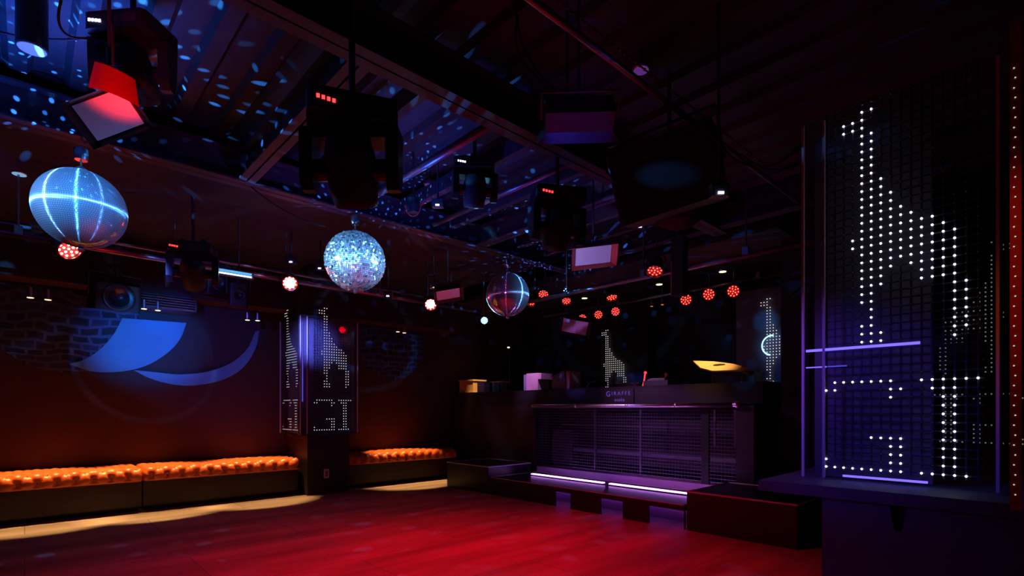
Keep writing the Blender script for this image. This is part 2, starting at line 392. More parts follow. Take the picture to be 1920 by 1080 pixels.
# ------------------------------------------------------------------ benches
def tufted(x0, x1):
    L = x1-x0; p, q = 0.142, 0.17; prof = []
    yb, yf, zt, r = 7.40, 6.80, 0.455, 0.05
    n1 = 26
    for i in range(n1): prof.append((yb+(yf+r-yb)*i/(n1-1), zt, 0, 1))
    for i in range(1, 7):
        a = i/7*PI/2; prof.append((yf+r-r*math.sin(a), zt-r+r*math.cos(a), -math.sin(a), math.cos(a)))
    for i in range(7): prof.append((yf, zt-r-i*0.011, -1, 0))
    prof.append((yf+0.02, zt-r-0.078, -0.6, -0.8)); prof.append((yf+0.1, zt-r-0.08, 0, -1))
    s = [0]
    for i in range(1, len(prof)): s.append(s[-1]+math.hypot(prof[i][0]-prof[i-1][0], prof[i][1]-prof[i-1][1]))
    s0 = s[n1-1]+0.10
    nu = int(L/0.0142); m = MB(); vs = []; fs = []; np_ = len(prof)
    for i in range(nu+1):
        u = L*i/nu
        for j, (y, z, ny, nz) in enumerate(prof):
            v = s[j]-s0
            h = abs(math.cos(PI*(u/p+v/q)))*abs(math.cos(PI*(u/p-v/q)))
            h = 0.026*(h**0.45)
            if j >= np_-2: h = 0
            e = min(1, min(u, L-u)/0.02); h *= e; drop = (1-e)*0.02
            vs.append((x0+u, y+ny*(h-drop), z+nz*(h-drop)))
    for i in range(nu):
        for j in range(np_-1): fs.append((i*np_+j, (i+1)*np_+j, (i+1)*np_+j+1, i*np_+j+1))
    fs.append(tuple(range(np_))); fs.append(tuple(nu*np_+j for j in range(np_))[::-1])
    m.raw(vs, fs)
    btn = []
    # crossing points of the diamond creases
    for a in range(-40, 60):
        for b in range(-40, 60):
            up = (a+0.5 + b+0.5)/2*p; vq = ((a+0.5)-(b+0.5))/2*q
            if not (0.03 < up < L-0.03): continue
            sv = vq+s0
            if sv < s[n1-1]-0.30 or sv > s[-3]: continue
            for j in range(1, np_):
                if s[j] >= sv:
                    f = (sv-s[j-1])/(s[j]-s[j-1]); P = [prof[j-1][k_]*(1-f)+prof[j][k_]*f for k_ in range(4)]
                    btn.append(Vector((x0+up, P[0]+P[2]*0.004, P[1]+P[3]*0.004))); break
    return m, btn
btn_mesh = None
def bench(x0, x1, label):
    global btn_mesh
    t = thing('upholstered_bench', label, 'bench', loc=((x0+x1)/2, 7.1, 0), group='tufted benches along the mural wall')
    off = Vector(((x0+x1)/2, 7.1, 0))
    def sh(m): m.v = [(a-off.x, b-off.y, c) for a, b, c in m.v]; return m
    sh(MB().bb(x0+0.004, x1-0.004, 6.86, 7.44, 0.055, 0.335)).build('base', M['brownpanel'], t)
    sh(MB().bb(x0+0.02, x1-0.02, 6.97, 7.42, 0.0, 0.055)).build('toe_kick', M['black'], t)
    m, bt = tufted(x0, x1)
    sh(m).build('cushion', M['leather'], t, smooth=True)
    for b in bt:
        if btn_mesh is None:
            o = MB().ball((0, 0, 0), 0.009, 8, 5).build('button', M['button'], t, smooth=True); btn_mesh = o.data
        else:
            o = bpy.data.objects.new('button', btn_mesh); C.objects.link(o); o.parent = t
        o.location = b-off
    return t
bench(-1.4, 0.93, 'tufted orange leather bench nearest the left edge, left of the seam')
bench(0.935, 2.60, 'tufted orange leather bench between the seam and the pillar')
bench(3.25, 5.12, 'shorter tufted orange leather bench right of the pillar')

# ------------------------------------------------------------------ mural
def wallpoly(name, pts, m, y, label, cat, parent=None):
    P = [px(a, b, Y=YW) for a, b in pts]
    c = sum(P, Vector())/len(P)
    n = len(P); vs = [(p.x-c.x, -y-0.006, p.z-c.z) for p in P] + [(p.x-c.x, 0-y, p.z-c.z) for p in P]
    mb = MB().raw(vs, [tuple(range(n)), tuple(range(n, 2*n))[::-1]] + [(i, n+i, n+(i+1) % n, (i+1) % n) for i in range(n)])
    o = mb.build(name, m, parent, loc=(c.x, YW, c.z)); 
    if label: tag(o, label, cat)
    return o
def arc_disc(cx, cy, r, zcut, lo=0):
    c = px(cx, cy, Y=YW); out = []
    for i in range(48):
        a = 2*PI*i/48; z = min(c.z+r*math.sin(a), zcut); out.append((c.x+r*math.cos(a), z))
    return c, out
def disc(name, cx, cy, r, m, y, label, cat):
    c, pts = arc_disc(cx, cy, r, 2.40); n = len(pts)
    vs = [(p[0]-c.x, -y-0.005, p[1]-c.z) for p in pts] + [(p[0]-c.x, -y, p[1]-c.z) for p in pts]
    mb = MB().raw(vs, [tuple(range(n)), tuple(range(n, 2*n))[::-1]] + [(i, n+i, n+(i+1) % n, (i+1) % n) for i in range(n)])
    return tag(mb.build(name, m, None, loc=(c.x, YW, c.z)), label, cat)
disc('painted_disc', 262, 580, 0.92, M['mural_dark'], 0.001, 'dark painted disc behind the wide crescent on the mural wall', 'wall mural')
disc('painted_disc', 402, 590, 0.66, M['mural_dark'], 0.007, 'dark painted disc inside the thin crescent left of the pillar', 'wall mural')
disc('painted_mirror_ball', 122, 585, 0.66, M['mural_tiles'], 0.014, 'painted ball with tile pattern at the left end of the mural', 'wall mural')
disc('painted_mirror_ball', 735, 640, 0.62, M['mural_tiles'], 0.001, 'dim painted ball with tile pattern on the wall right of the pillar', 'wall mural')
def smooth_poly(pts, n=4):
    out = []; m = len(pts)
    for i in range(m):
        p0, p1, p2, p3 = pts[i-1], pts[i], pts[(i+1) % m], pts[(i+2) % m]
        sharp = p1[2:] or p2[2:]
        for k_ in range(n):
            t = k_/n
            if sharp: q = tuple(p1[j]*(1-t)+p2[j]*t for j in (0, 1))
            else: q = tuple(0.5*((2*p1[j])+(-p0[j]+p2[j])*t+(2*p0[j]-5*p1[j]+4*p2[j]-p3[j])*t*t+(-p0[j]+3*p1[j]-3*p2[j]+p3[j])*t**3) for j in (0, 1))
            out.append(q)
    return out
S = 1
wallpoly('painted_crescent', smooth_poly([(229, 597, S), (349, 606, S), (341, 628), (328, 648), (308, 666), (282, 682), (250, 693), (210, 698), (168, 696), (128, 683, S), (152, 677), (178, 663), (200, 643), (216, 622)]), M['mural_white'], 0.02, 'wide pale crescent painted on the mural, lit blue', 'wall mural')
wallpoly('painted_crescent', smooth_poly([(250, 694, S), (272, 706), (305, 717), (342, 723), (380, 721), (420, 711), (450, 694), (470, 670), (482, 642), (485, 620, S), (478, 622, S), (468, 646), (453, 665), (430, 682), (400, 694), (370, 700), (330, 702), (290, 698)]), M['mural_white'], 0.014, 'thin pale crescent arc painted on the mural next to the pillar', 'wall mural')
# lighter glow arches of paint at the foot of the wall are bare wall; vent box above the crescent
c = px(300, 580, Y=7.1)
t = thing('wall_vent', 'slatted vent box above the wide blue crescent', 'vent', loc=(c.x, 7.06, 2.27))
MB().bb(-0.36, 0.36, 0.0, 0.36, -0.02, 0.14).build('housing', M['gear'], t)
for i in range(5):
    MB().box((0, -0.012, 0.005+i*0.028), (0.68, 0.05, 0.006), Euler((0.6, 0, 0)).to_matrix()).build('slat', M['steel'], t)

# ------------------------------------------------------------------ pillar
tag(MB().bb(2.64, 3.20, 6.66, 7.44, 0, 2.94).build('pillar', M['brownpanel']), 'square brown pillar standing between the benches', 'pillar')
t = thing('wall_socket', 'small pink-lit socket plate low on the pillar front', 'socket', loc=px(612, 888, Y=6.655))
MB().box((0, 0, 0), (0.07, 0.008, 0.12)).build('plate', mat('plate_plastic', (0.7, 0.6, 0.65), 0.4), t)
MB().box((0, -0.006, 0), (0.03, 0.006, 0.07)).build('outlet', mat('outlet_plastic', (0.3, 0.1, 0.3), 0.4), t)

# ------------------------------------------------------------------ LED giraffe pattern (column, row) counted from the big display
GIR = set()
def rng(c, a, b):
    for r in range(a, b+1): GIR.add((c, r))
rng(2, 43, 44); rng(3, 43, 44); rng(3, 28, 29)
rng(4, 16, 18); rng(4, 21, 45)
rng(5, 16, 42); rng(5, 45, 45)
rng(6, 16, 17); rng(6, 23, 36); rng(7, 25, 34); rng(8, 26, 32); rng(9, 25, 31)
rng(9, 25, 31); rng(10, 23, 30); rng(11, 23, 30); rng(12, 23, 29); rng(13, 16, 28); rng(14, 17, 22)
LET = set()
def let(cs, r):
    for c_ in cs: LET.add((c_, r))
let(range(1, 8), 11); let((0, 1, 7, 8), 10); let((7,), 9)
let((5, 6, 7, 8), 4)
for r in (3, 2, 1): let((7, 8), r)
let((0,), 1); let(range(0, 9), 0)
let(range(10, 16), 11); let((11, 12, 13), 10)
for r in range(1, 10): let((12, 13), r)
let(range(10, 15), 0)
PIT = 0.0347; NC, NR = 16, 47
def led_face(parent, origin, udir, nrm, lit, r=0.0047, flip=False, zmin=0.0, pit=PIT, net=True, dim='net'):
    """LED net: origin = bottom-left lamp, udir = direction of growing column"""
    u = Vector(udir); n_ = Vector(nrm); o0 = Vector(origin)
    def P(c_, r_): return o0 + u*(c_*pit) + Vector((0, 0, r_*PIT))
    g = MB(); l = MB(); d = MB()
    for (c_, r_) in GIR: g.ball(P(c_, r_), r, 6, 4)
    for (c_, r_) in LET: l.ball(P(c_, r_), r, 6, 4)
    g.build('giraffe_figure', M[lit], parent)
    if zmin == 0: l.build('letters', M[lit], parent)
    if net:
        R = Matrix((u, n_, Vector((0, 0, 1)))).transposed()
        for c_ in range(NC): d.box(P(c_, NR/2-0.5)-n_*0.006, (0.007, 0.002, NR*PIT), R)
        for r_ in range(NR): d.box(P(NC/2-0.5, r_)-n_*0.006, (NC*pit, 0.002, 0.006), R)
        for c_ in range(NC):
            for r_ in range(NR):
                if (c_, r_) not in GIR and (c_, r_) not in LET: d.ball(P(c_, r_), 0.004, 4, 2)
        d.build('led_net', M[dim], parent)
ZB = 0.79; ZT = 2.42
# --- big display tower on the right
TX = 2.66; TYa, TYb = 0.19, 0.86
tw = thing('display_tower', 'large clear display tower at right with lit giraffe and letters', 'display', loc=(TX+0.33, 0.52, ZB))
O = Vector((TX+0.33, 0.52, ZB))
def L_(v): return Vector(v)-O
def lb(x0, x1, y0, y1, z0, z1): 
    return MB().bb(x0-O.x, x1-O.x, y0-O.y, y1-O.y, z0-O.z, z1-O.z)
lb(TX-0.008, TX-0.002, TYa, TYb, ZB, ZT).build('front_panel', M['acrylic'], tw)
lb(TX, TX+0.66, TYb-0.006, TYb, ZB, ZT).build('side_panel', M['acrylic'], tw)
lb(TX, TX+0.66, TYa, TYa+0.006, ZB, ZT).build('side_panel', M['acrylic'], tw)
for (a, b, nm, mm) in ((TX-0.008, TYb-0.004, 'edge_trim', 'frost'), (TX+0.01, TYb-0.085, 'frame_post', 'frost'), (TX-0.006, TYa, 'edge_trim', 'frost'), (TX+0.64, TYb-0.02, 'frame_post', 'gear'), (TX+0.64, TYa+0.02, 'frame_post', 'gear')):
    lb(a-0.005, a+0.005, b-0.005, b+0.005, ZB, ZT).build(nm, M[mm], tw)
led_face(tw, L_((TX+0.02, 0.768, 0.84)), (0, -1, 0), (-1, 0, 0), 'led_white')
lb(TX+0.10, TX+0.11, 0.395, TYb-0.02, ZB, ZT).build('dark_backing', mat('smoked_sheet', (0.10, 0.10, 0.15), 0.5, noise=5), tw)
lb(TX+0.012, TX+0.02, 0.425, TYb-0.01, 1.368, 1.379).build('glow_strip', M['glow_blue'], tw)  # glowing strips here stand in for reflections in the acrylic
lb(TX+0.012, TX+0.018, 0.765, TYb-0.01, 1.293, 1.298).build('glow_strip', M['glow_blue'], tw)
lb(TX+0.012, TX+0.018, 0.685, 0.76, 1.293, 1.298).build('glow_strip', M['glow_blue2'], tw)
lb(TX+0.012, TX+0.02, 0.40, 0.70, 0.800, 0.809).build('glow_strip', M['glow_blue'], tw)
# --- mirror image in the acrylic, built as a small dim giraffe behind the tower
tw2 = thing('giraffe_display', 'small dim reversed giraffe, a reflection built far behind the large tower', 'display', loc=(5.5, 0.5, 0))
led_face(tw2, (0.0, 0.256-0.5, 0.84), (0, 1, 0), (1, 0, 0), 'led_reflected', r=0.0062, net=False)
MB().bb(0.03, 0.12, -0.35, 0.38, 0, 2.5).build('cabinet', mat('reflection_back_sheet', (0.01, 0.01, 0.014), 0.3), tw2)
# --- tower base with drink ledge
t = thing('drink_counter', 'low dark blue counter under the large display tower with tapered slot', 'counter', loc=(2.9, 0.45, 0))
bx = 2.44; ledge = M['tower']
def slot_face():
    # front face with a tapered opening
    y = lambda p: px(p[0], p[1], X=bx)
    A = [y(q) for q in ((1665, 937), (1703, 940), (1693, 990), (1688, 997), (1680, 997), (1676, 990))]
    m = MB()
    yr, yl = -0.25, 0.715
    zt_, zb_ = 0.735, 0.0
    # ring of quads around the slot
    hole = [(p.y-0.45, p.z) for p in A]
    outer = [(yl-0.45, zt_), (yr-0.45, zt_), (yr-0.45, 0.35), (yr-0.45, zb_), (yl-0.45, zb_), (yl-0.45, 0.35)]
    vs = [(bx-2.9, a, b) for a, b in hole]+[(bx-2.9, a, b) for a, b in outer]+[(bx-2.9+0.04, a, b) for a, b in hole]
    n = 6; fs = [(i, (i+1) % n, n+(i+1) % n, n+i) for i in range(n)] + [(i, 2*n+i, 2*n+(i+1) % n, (i+1) % n) for i in range(n)]
    return m.raw(vs, fs)
slot_face().build('front_face', ledge, t)
MB().bb(bx+0.04-2.9, 0.5, -0.25-0.45, 0.715-0.45, 0.0, 0.73).build('carcass', M['black'], t)
MB().bb(bx-0.012-2.9, 0.75, -0.3-0.45, 0.97-0.45, 0.735, 0.782).build('counter_top', ledge, t)
# --- red post at the right edge
t = thing('display_post', 'red translucent display post cut by the right edge of the frame', 'post', loc=(2.3, 0.12, 0.78))
pp = px(1903, 600, X=2.3)
MB().bb(0.0, 0.02, pp.y-0.12-0.015, pp.y-0.12+0.012, 0.0, 1.55).build('clear_edge', M['redpost'], t)
MB().bb(0.03, 0.06, -0.12-0.15, pp.y-0.12-0.02, 0.0, 1.62).build('red_glow_panel', M['redpost'], t)  # stands in for the red glow on the wall
m = MB()
for i in range(44): m.ball((-0.003, pp.y-0.12-0.001+0.003*(i % 2), 0.05+i*0.0315), 0.0024, 5, 3)
m.build('led_column', emis('led_edge_white', (0.75, 0.9, 0.8), 0.8), t)

# --- pillar display (two lit faces)
PX0, PX1, PYf, PYb = 2.50, 3.26, 6.53, 7.22
pd = thing('pillar_display', 'display box wrapped around the pillar with two lit giraffes', 'display', loc=(2.9, 6.6, ZB))
O = Vector((2.9, 6.6, ZB))
lb(PX0, PX1, PYf-0.006, PYf, ZB, 2.27).build('front_panel', M['acrylic'], pd)
lb(PX0-0.006, PX0, PYf, PYb, ZB, 2.27).build('side_panel', M['acrylic'], pd)
for (a, b) in ((PX0, PYf), (PX0+0.085, PYf), (PX1, PYf), (PX0, PYb)):
    lb(a-0.006, a+0.006, b-0.006, b+0.006, ZB, 2.27).build('edge_trim', M['frost'], pd)
lb(PX0+0.012, PX1, PYf+0.09, PYf+0.11, ZB, 2.27).build('backing', M['towerback'], pd)
lb(PX0+0.10, PX0+0.12, PYf+0.11, PYb, ZB, 2.27).build('backing', M['towerback'], pd)
lb(PX0, PX1, PYf, PYf+0.10, ZB-0.012, ZB).build('bottom_rail', M['gear'], pd)
lb(PX0, PX1, PYf, PYf+0.10, 2.27, 2.282).build('top_rail', M['gear'], pd)
led_face(pd, L_((2.685, PYf+0.02, 0.84)), (1, 0, 0), (0, -1, 0), 'led_mid', r=0.0062, pit=0.0325)
led_face(pd, L_((PX0+0.02, PYb-0.04, 0.84)), (0, -1, 0), (-1, 0, 0), 'led_mid', r=0.0046, net=False, pit=0.036)
lb(PX0+0.04, PX0+0.05, PYf+0.04, PYf+0.05, 1.2, 2.2).build('glow_strip', M['glow_blue2'], pd)

# --- display on the booth back wall and by the desk end
bd = thing('giraffe_display', 'lit giraffe display on the back wall behind the DJ desk', 'display', loc=(X1-0.22, 4.95, ZB))
cc = px(1128, 700, X=X1-0.25)
MB().bb(0.0, 0.2, -0.45, 0.45, 0.0, 1.6).build('cabinet', M['booth'], bd)
led_face(bd, (-0.03, px(1122, 700, X=X1-0.25).y-4.95, 0.06), (0, -1, 0), (-1, 0, 0), 'led_mid', r=0.0066, net=False, pit=0.039)
ed = thing('giraffe_display', 'narrow giraffe display lit blue at the right end of the DJ desk', 'display', loc=(6.42, 2.5, ZB))
MB().bb(0.0, 0.1, -0.42, 0.33, 0.55, 1.75).build('cabinet', mat('blue_grey_cabinet', (0.12, 0.14, 0.22), 0.3, noise=9), ed)
yy = px(1437, 600, X=6.37).y-2.5
led_face(ed, (-0.03, yy+4*PIT, 0.05), (0, -1, 0), (-1, 0, 0), 'led_mid', r=0.006, net=False, zmin=1)
c = px(1437, 648, X=6.37)
rg = []
for i in range(13):
    a = PI*0.45+PI*1.0*i/12; rg.append((-0.05, c.y-2.5-0.11*math.cos(a)-0.06, c.z-ZB+0.115*math.sin(a)))
MB().tube(rg, 0.008, 6).build('ball_reflection', M['ball_reflection'], ed)  # glowing arc stands in for a mirror ball reflected in the panel

# ------------------------------------------------------------------ DJ booth
# stage steps
FX = 4.42
def nosing(parent, pts, r=0.006): MB().tube(pts, r, 6, closed=True).build('nosing', M['edge'], parent)
def block(y0, y1, x1, h, label):
    t = thing('stage_block', label, 'stage block', loc=(FX, (y0+y1)/2, 0)); c = (y0+y1)/2
    MB().bb(0, x1-FX, y0-c, y1-c, 0, h).build('body', M['step'], t)
    nosing(t, [(0, y0-c, h), (x1-FX, y0-c, h), (x1-FX, y1-c, h), (0, y1-c, h)], 0.008)
    return t
block(1.47, 2.40, 5.28, 0.35, 'black stage block in front of the booth at its right end')
block(5.19, 6.10, 5.2, 0.35, 'black stage block at the left end of the booth step')
t = thing('booth_step', 'low black step with purple light strips and lit cut-outs', 'step', loc=(FX, 3.8, 0))
MB().bb(0, 0.86, 2.42-3.8, 5.17-3.8, 0.17, 0.22).build('tread', M['step'], t)
nosing(t, [(0, 2.43-3.8, 0.222), (0.855, 2.43-3.8, 0.222), (0.855, 5.16-3.8, 0.222), (0, 5.16-3.8, 0.222)], 0.005)
holes = [(3.79, 4.02), (3.10, 3.38), (2.43, 2.80)]
cur = 5.17
for (a, b) in holes:
    MB().bb(0, 0.02, b-3.8, cur-3.8, 0, 0.17).build('riser_panel', M['step'], t); cur = a
MB().bb(0, 0.02, 2.42-3.8, 2.43-3.8, 0, 0.17).build('riser_panel', M['step'], t)
MB().bb(0.3, 0.32, 2.42-3.8, 5.17-3.8, 0, 0.17).build('inner_riser', mat('inner_riser_lavender', (0.65, 0.4, 0.7), 0.6), t)
MB().bb(0.27, 0.29, 2.45-3.8, 5.1-3.8, 0.150, 0.165).build('under_strip', emis('under_strip_purple', (0.45, 0.1, 1.0), 2.6), t)
for (a, b) in ((3.75, 4.95), (2.44, 3.68)):
    s_ = thing('light_strip', 'left glowing purple light strip on the booth step' if a > 3 else 'right glowing purple light strip on the booth step', 'light strip', loc=(4.98, (a+b)/2, 0.222), group=None)
    MB().bb(-0.03, 0.03, -(b-a)/2, (b-a)/2, 0.0, 0.012).build('channel', M['steel'], s_)
    MB().bb(-0.024, 0.024, -(b-a)/2+0.01, (b-a)/2-0.01, 0.012, 0.022).build('diffuser', M['tube_purple'], s_)
# booth body
BX = 5.5
t = thing('dj_booth', 'long black DJ booth with wire mesh front below the chrome rail', 'booth', loc=(BX, 4.6, 0))
def yb(a, b, x0, x1, z0, z1, nm, mm): return MB().bb(x0-BX, x1-BX, a-4.6, b-4.6, z0, z1).build(nm, M[mm], t)
yb(2.10, 7.40, 5.52, 6.3, 1.36, 1.39, 'desk_top', 'satin')
yb(2.16, 7.40, 5.52, 5.56, 1.16, 1.36, 'fascia', 'booth')
yb(2.16, 7.40, 6.18, 6.22, 0.0, 1.36, 'rear_wall', 'booth')
yb(5.26, 7.40, 5.52, 5.56, 0.0, 1.16, 'side_front', 'panel')
yb(2.16, 2.34, 5.30, 5.56, 0.0, 1.14, 'end_post', 'panel')
yb(5.20, 5.26, 5.30, 5.56, 0.0, 1.14, 'end_post', 'booth')
yb(2.36, 5.18, 5.31, 5.55, 0.0, 0.30, 'plinth', 'plinth')
yb(2.34, 5.20, 5.33, 5.37, 1.10, 1.14, 'mesh_frame', 'booth')
yb(2.34, 5.20, 5.80, 5.82, 0.3, 1.15, 'inner_back', 'booth')
yb(3.55-0.9, 3.63-0.9, 5.34, 5.38, 0.3, 1.13, 'mesh_post', 'black')
for y_ in (4.3, 3.6): yb(y_-0.012, y_+0.012, 5.5, 5.53, 0.3, 1.13, 'rear_post', 'mesh')
yb(2.7, 2.72, 5.6, 5.63, 0.7, 1.13, 'rear_post', 'mesh'); yb(2.42, 2.45, 5.5, 5.53, 0.7, 1.13, 'rear_post', 'mesh')
yb(2.45, 4.95, 5.6, 5.63, 0.52, 0.56, 'cross_rail', 'mesh')
yb(2.45, 4.95, 5.6, 5.63, 0.88, 0.895, 'cross_rail', 'mesh')
m = MB()
z = 0.33
while z < 1.12: m.bb(-0.155, -0.150, 2.36-4.6, 5.18-4.6, z-0.0026, z+0.0026); z += 0.038
y_ = 2.4
while y_ < 5.17: m.bb(-0.150, -0.148, y_-0.0008-4.6, y_+0.0008-4.6, 0.31, 1.13); y_ += 0.038
m.build('wire_mesh', M['mesh'], t)
# cabinet behind the mesh, left part
yb(4.75, 5.12, 5.58, 5.7, 0.3, 0.80, 'equipment_case', 'gear')
# logo: 3D text on its own plate
lg = thing('booth_sign', 'dark sign plate with small purple lettering on the booth fascia', 'sign', loc=px(1162, 743, X=5.515))
MB().box((0, 0, 0), (0.006, 0.42, 0.18)).build('plate', M['black'], lg)
def text(body, size, loc, parent, name='lettering', space=1.0, material='logo'):
    cu = bpy.data.curves.new(name, 'FONT'); cu.body = body; cu.size = size; cu.align_x = 'CENTER'; cu.align_y = 'CENTER'
    cu.extrude = 0.001; cu.space_character = space
    o = bpy.data.objects.new(name, cu); C.objects.link(o)
    dg = bpy.context.evaluated_depsgraph_get(); me = bpy.data.meshes.new_from_object(o.evaluated_get(dg))
    bpy.data.objects.remove(o, do_unlink=True)
    me.materials.clear(); me.materials.append(M[material]); o = bpy.data.objects.new(name, me); C.objects.link(o)
    o.parent = parent; o.location = loc; o.rotation_euler = (PI/2, 0, -PI/2)
    return o
text('G', 0.095, (-0.006, 0.175, 0.03), lg)
text('IRAFFE', 0.068, (-0.006, -0.02, 0.035), lg, space=1.5)
text('osaka', 0.062, (-0.006, 0.0, -0.045), lg, space=1.1)
# chrome rail
t = thing('hand_rail', 'polished chrome rail along the booth front', 'rail', loc=(5.26, 3.8, 1.148))
MB().tube([(0, 2.33-3.8, 0), (0, 5.22-3.8, 0)], 0.025, 14).build('rail_tube', M['chrome'], t, smooth=True)
for q in (2.33, 2.98, 3.62, 4.42, 5.2):
    MB().lathe([(0.02, -0.02), (0.027, -0.016), (0.027, 0.016), (0.02, 0.02)], (0, q-3.8, 0), Euler((PI/2, 0, 0)).to_matrix(), 14).build('joint', M['chrome'], t, smooth=True)
    MB().tube([(0, q-3.8, 0), (0.04, q-3.8, -0.02), (0.07, q-3.8, -0.02)], 0.008, 8).build('bracket', M['steel'], t)
MB().ball((0, 2.31-3.8, 0), 0.034, 12, 8).build('end_cap', M['chrome'], t, smooth=True)

# ---- things on the desk
DT = 1.39
def desk(x, X): p = px(x, 700, X=X); return (p.x, p.y, DT)
l = desk(886, 5.72); t = thing('storage_box', 'tan lit box with a lid at the left end of the DJ desk', 'box', loc=l)
MB().bb(-0.14, 0.14, -0.19, 0.19, 0, 0.2).build('body', M['tan'], t); MB().bb(-0.15, 0.15, -0.2, 0.2, 0.2, 0.225).build('lid', M['tan'], t)
MB().bb(-0.16, 0.16, -0.21, 0.21, 0, 0.012).build('tray', M['wood'], t)
l = desk(910, 5.62); t = thing('storage_box', 'small blue-grey box beside the tan box on the desk', 'box', loc=(l[0]-0.04, l[1], DT))
MB().bb(-0.06, 0.06, -0.09, 0.09, 0, 0.165).build('body', M['bluebox'], t); MB().bb(-0.064, 0.064, -0.094, 0.094, 0.1, 0.112).build('band', M['pinkbox'], t)
l = desk(937, 5.75); t = thing('desk_shelf', 'low tray shelf standing left on the desk under the gooseneck lamp', 'shelf', loc=l)
MB().bb(-0.08, 0.08, -0.16, 0.16, 0.16, 0.175).build('shelf_board', M['wood'], t)
for s_ in (-0.1, 0.1): MB().bb(-0.06, 0.06, s_-0.02, s_+0.02, 0, 0.16).build('leg', M['bluebox'], t)
l = desk(955, 5.75); t = thing('gooseneck_lamp', 'thin tall gooseneck lamp with a tiny lit head on the desk', 'lamp', loc=l)
MB().lathe([(0.04, 0), (0.04, 0.012), (0.01, 0.02)]).build('base', M['gear'], t)
MB().tube([(0, 0, 0.01), (0, 0.005, 0.3), (0, 0.0, 0.55), (0.0, 0.012, 0.68), (0, 0.02, 0.71)], 0.004, 6).build('stem', M['steel'], t)
MB().ball((0, 0.02, 0.72), 0.018, 8, 6, (1, 1.6, 0.7)).build('lamp_head', M['bulb_warm'], t)
l = desk(1010, 5.68); t = thing('monitor_speaker', 'pale pink-lit monitor speaker on the desk, side towards the rail', 'speaker', loc=l)
MB().bb(-0.12, 0.12, -0.1, 0.14, 0, 0.255).build('cabinet', M['pinkbox'], t)
MB().bb(-0.12, 0.12, -0.17, -0.1, 0.16, 0.25).build('side_shelf', M['pinkbox'], t)
MB().bb(-0.124, -0.12, 0.14, 0.19, 0, 0.24).build('grille', M['bluebox'], t)
MB().bb(-0.12, 0.1, 0.142, 0.20, 0, 0.24).build('rear_case', M['bluebox'], t)
l = desk(1058, 5.7); t = thing('laptop_case', 'blue ribbed case with a tan end panel, middle of the desk', 'case', loc=l)
MB().prism([(-0.13, 0.0), (-0.13, 0.18), (0.1, 0.27), (0.14, 0.0)], -0.12, 0.12, (0, 0, 0), Matrix(((0, 0, 1), (-1, 0, 0), (0, 1, 0)))).build('body', M['bluebox'], t)
for i in range(4): MB().bb(-0.126, -0.12, -0.07, 0.1, 0.09+i*0.03, 0.095+i*0.03).build('rib', M['steel'], t)
MB().bb(-0.12, 0.12, -0.2, -0.142, 0, 0.25).build('end_panel', M['tan'], t)
l = desk(1108, 5.8); t = thing('small_stand', 'small bent metal stand right of the ribbed case', 'stand', loc=l)
MB().tube([(0, 0.08, 0.0), (0, 0.05, 0.07), (0, 0.01, 0.09), (0, -0.1, 0.105)], 0.007, 8).build('arm', M['steel'], t)
MB().lathe([(0.03, 0), (0.03, 0.01)], (0, 0.08, 0)).build('foot', M['gear'], t)
l = desk(1205, 5.85); t = thing('desk_lamp', 'small red glowing gooseneck lamp on the desk right of the giraffe', 'lamp', loc=l)
MB().lathe([(0.03, 0), (0.03, 0.012)]).build('base', M['gear'], t)
MB().tube([(0, 0, 0.01), (0, -0.02, 0.07), (0, -0.035, 0.17)], 0.010, 8).build('stem', M['lamp_red'], t)
MB().ball((0, -0.04, 0.185), 0.02, 8, 6).build('lamp_head', M['lamp_red'], t)
l = desk(1240, 5.85); t = thing('dj_mixer', 'low mixer with a warm-lit edge on the desk under the red lamp', 'mixer', loc=l)
MB().bb(-0.14, 0.14, -0.17, 0.17, 0, 0.07).build('body', M['gear'], t)
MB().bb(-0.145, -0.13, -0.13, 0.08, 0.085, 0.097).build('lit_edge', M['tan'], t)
MB().bb(-0.13, 0.13, -0.12, 0.12, 0.07, 0.09).build('faceplate', M['bluebox'], t)
for i in range(8): MB().lathe([(0.009, 0), (0.007, 0.02)], (-0.08+0.05*(i//4), -0.08+0.05*(i % 4), 0.09), None, 8).build('knob', M['satin'], t)
for i, xx in enumerate((1165, 1190)):
    l = desk(xx, 5.9); t = thing('media_player', 'flat black player %s' % ('in front of the lit giraffe' if i == 0 else 'between the giraffe and the red lamp'), 'media player', loc=l)
    MB().bb(-0.13, 0.13, -0.1, 0.1, 0, 0.05).build('body', M['satin'], t)
    MB().lathe([(0.08, 0.05), (0.08, 0.062), (0.06, 0.066)], (0, 0, 0), None, 20).build('jog_wheel', M['steel'], t)
    MB().box((0.1, 0, 0.065), (0.05, 0.12, 0.01)).build('screen', M['satin'], t)
# tilted pale board and black case
A = [px(*q, X=5.75) for q in ((1290, 675), (1335, 677), (1375, 682), (1412, 691), (1400, 695), (1345, 696), (1318, 690))]
c = A[0].lerp(A[3], 0.5)
t = thing('tilted_board', 'pale wooden board tilted on a black case at the right of the desk', 'board', loc=c)
vs = []; n = len(A)
for i, p in enumerate(A):
    dx = (p.z-c.z)*1.6
    vs.append((p.x-c.x+dx, p.y-c.y, p.z-c.z))
vs += [(v[0]+0.01, v[1], v[2]-0.016) for v in vs]
MB().raw(vs, [tuple(range(n)), tuple(range(n, 2*n))[::-1]] + [(i, n+i, n+(i+1) % n, (i+1) % n) for i in range(n)]).build('board', M['wood'], t)
p = px(1350, 684, X=5.74)
MB().ball((p.x-c.x+(p.z-c.z)*1.6-0.002, p.y-c.y, p.z-c.z), 0.05, 14, 6, (0.25, 1.5, 0.22)).build('hand_hole', M['satin'], t)
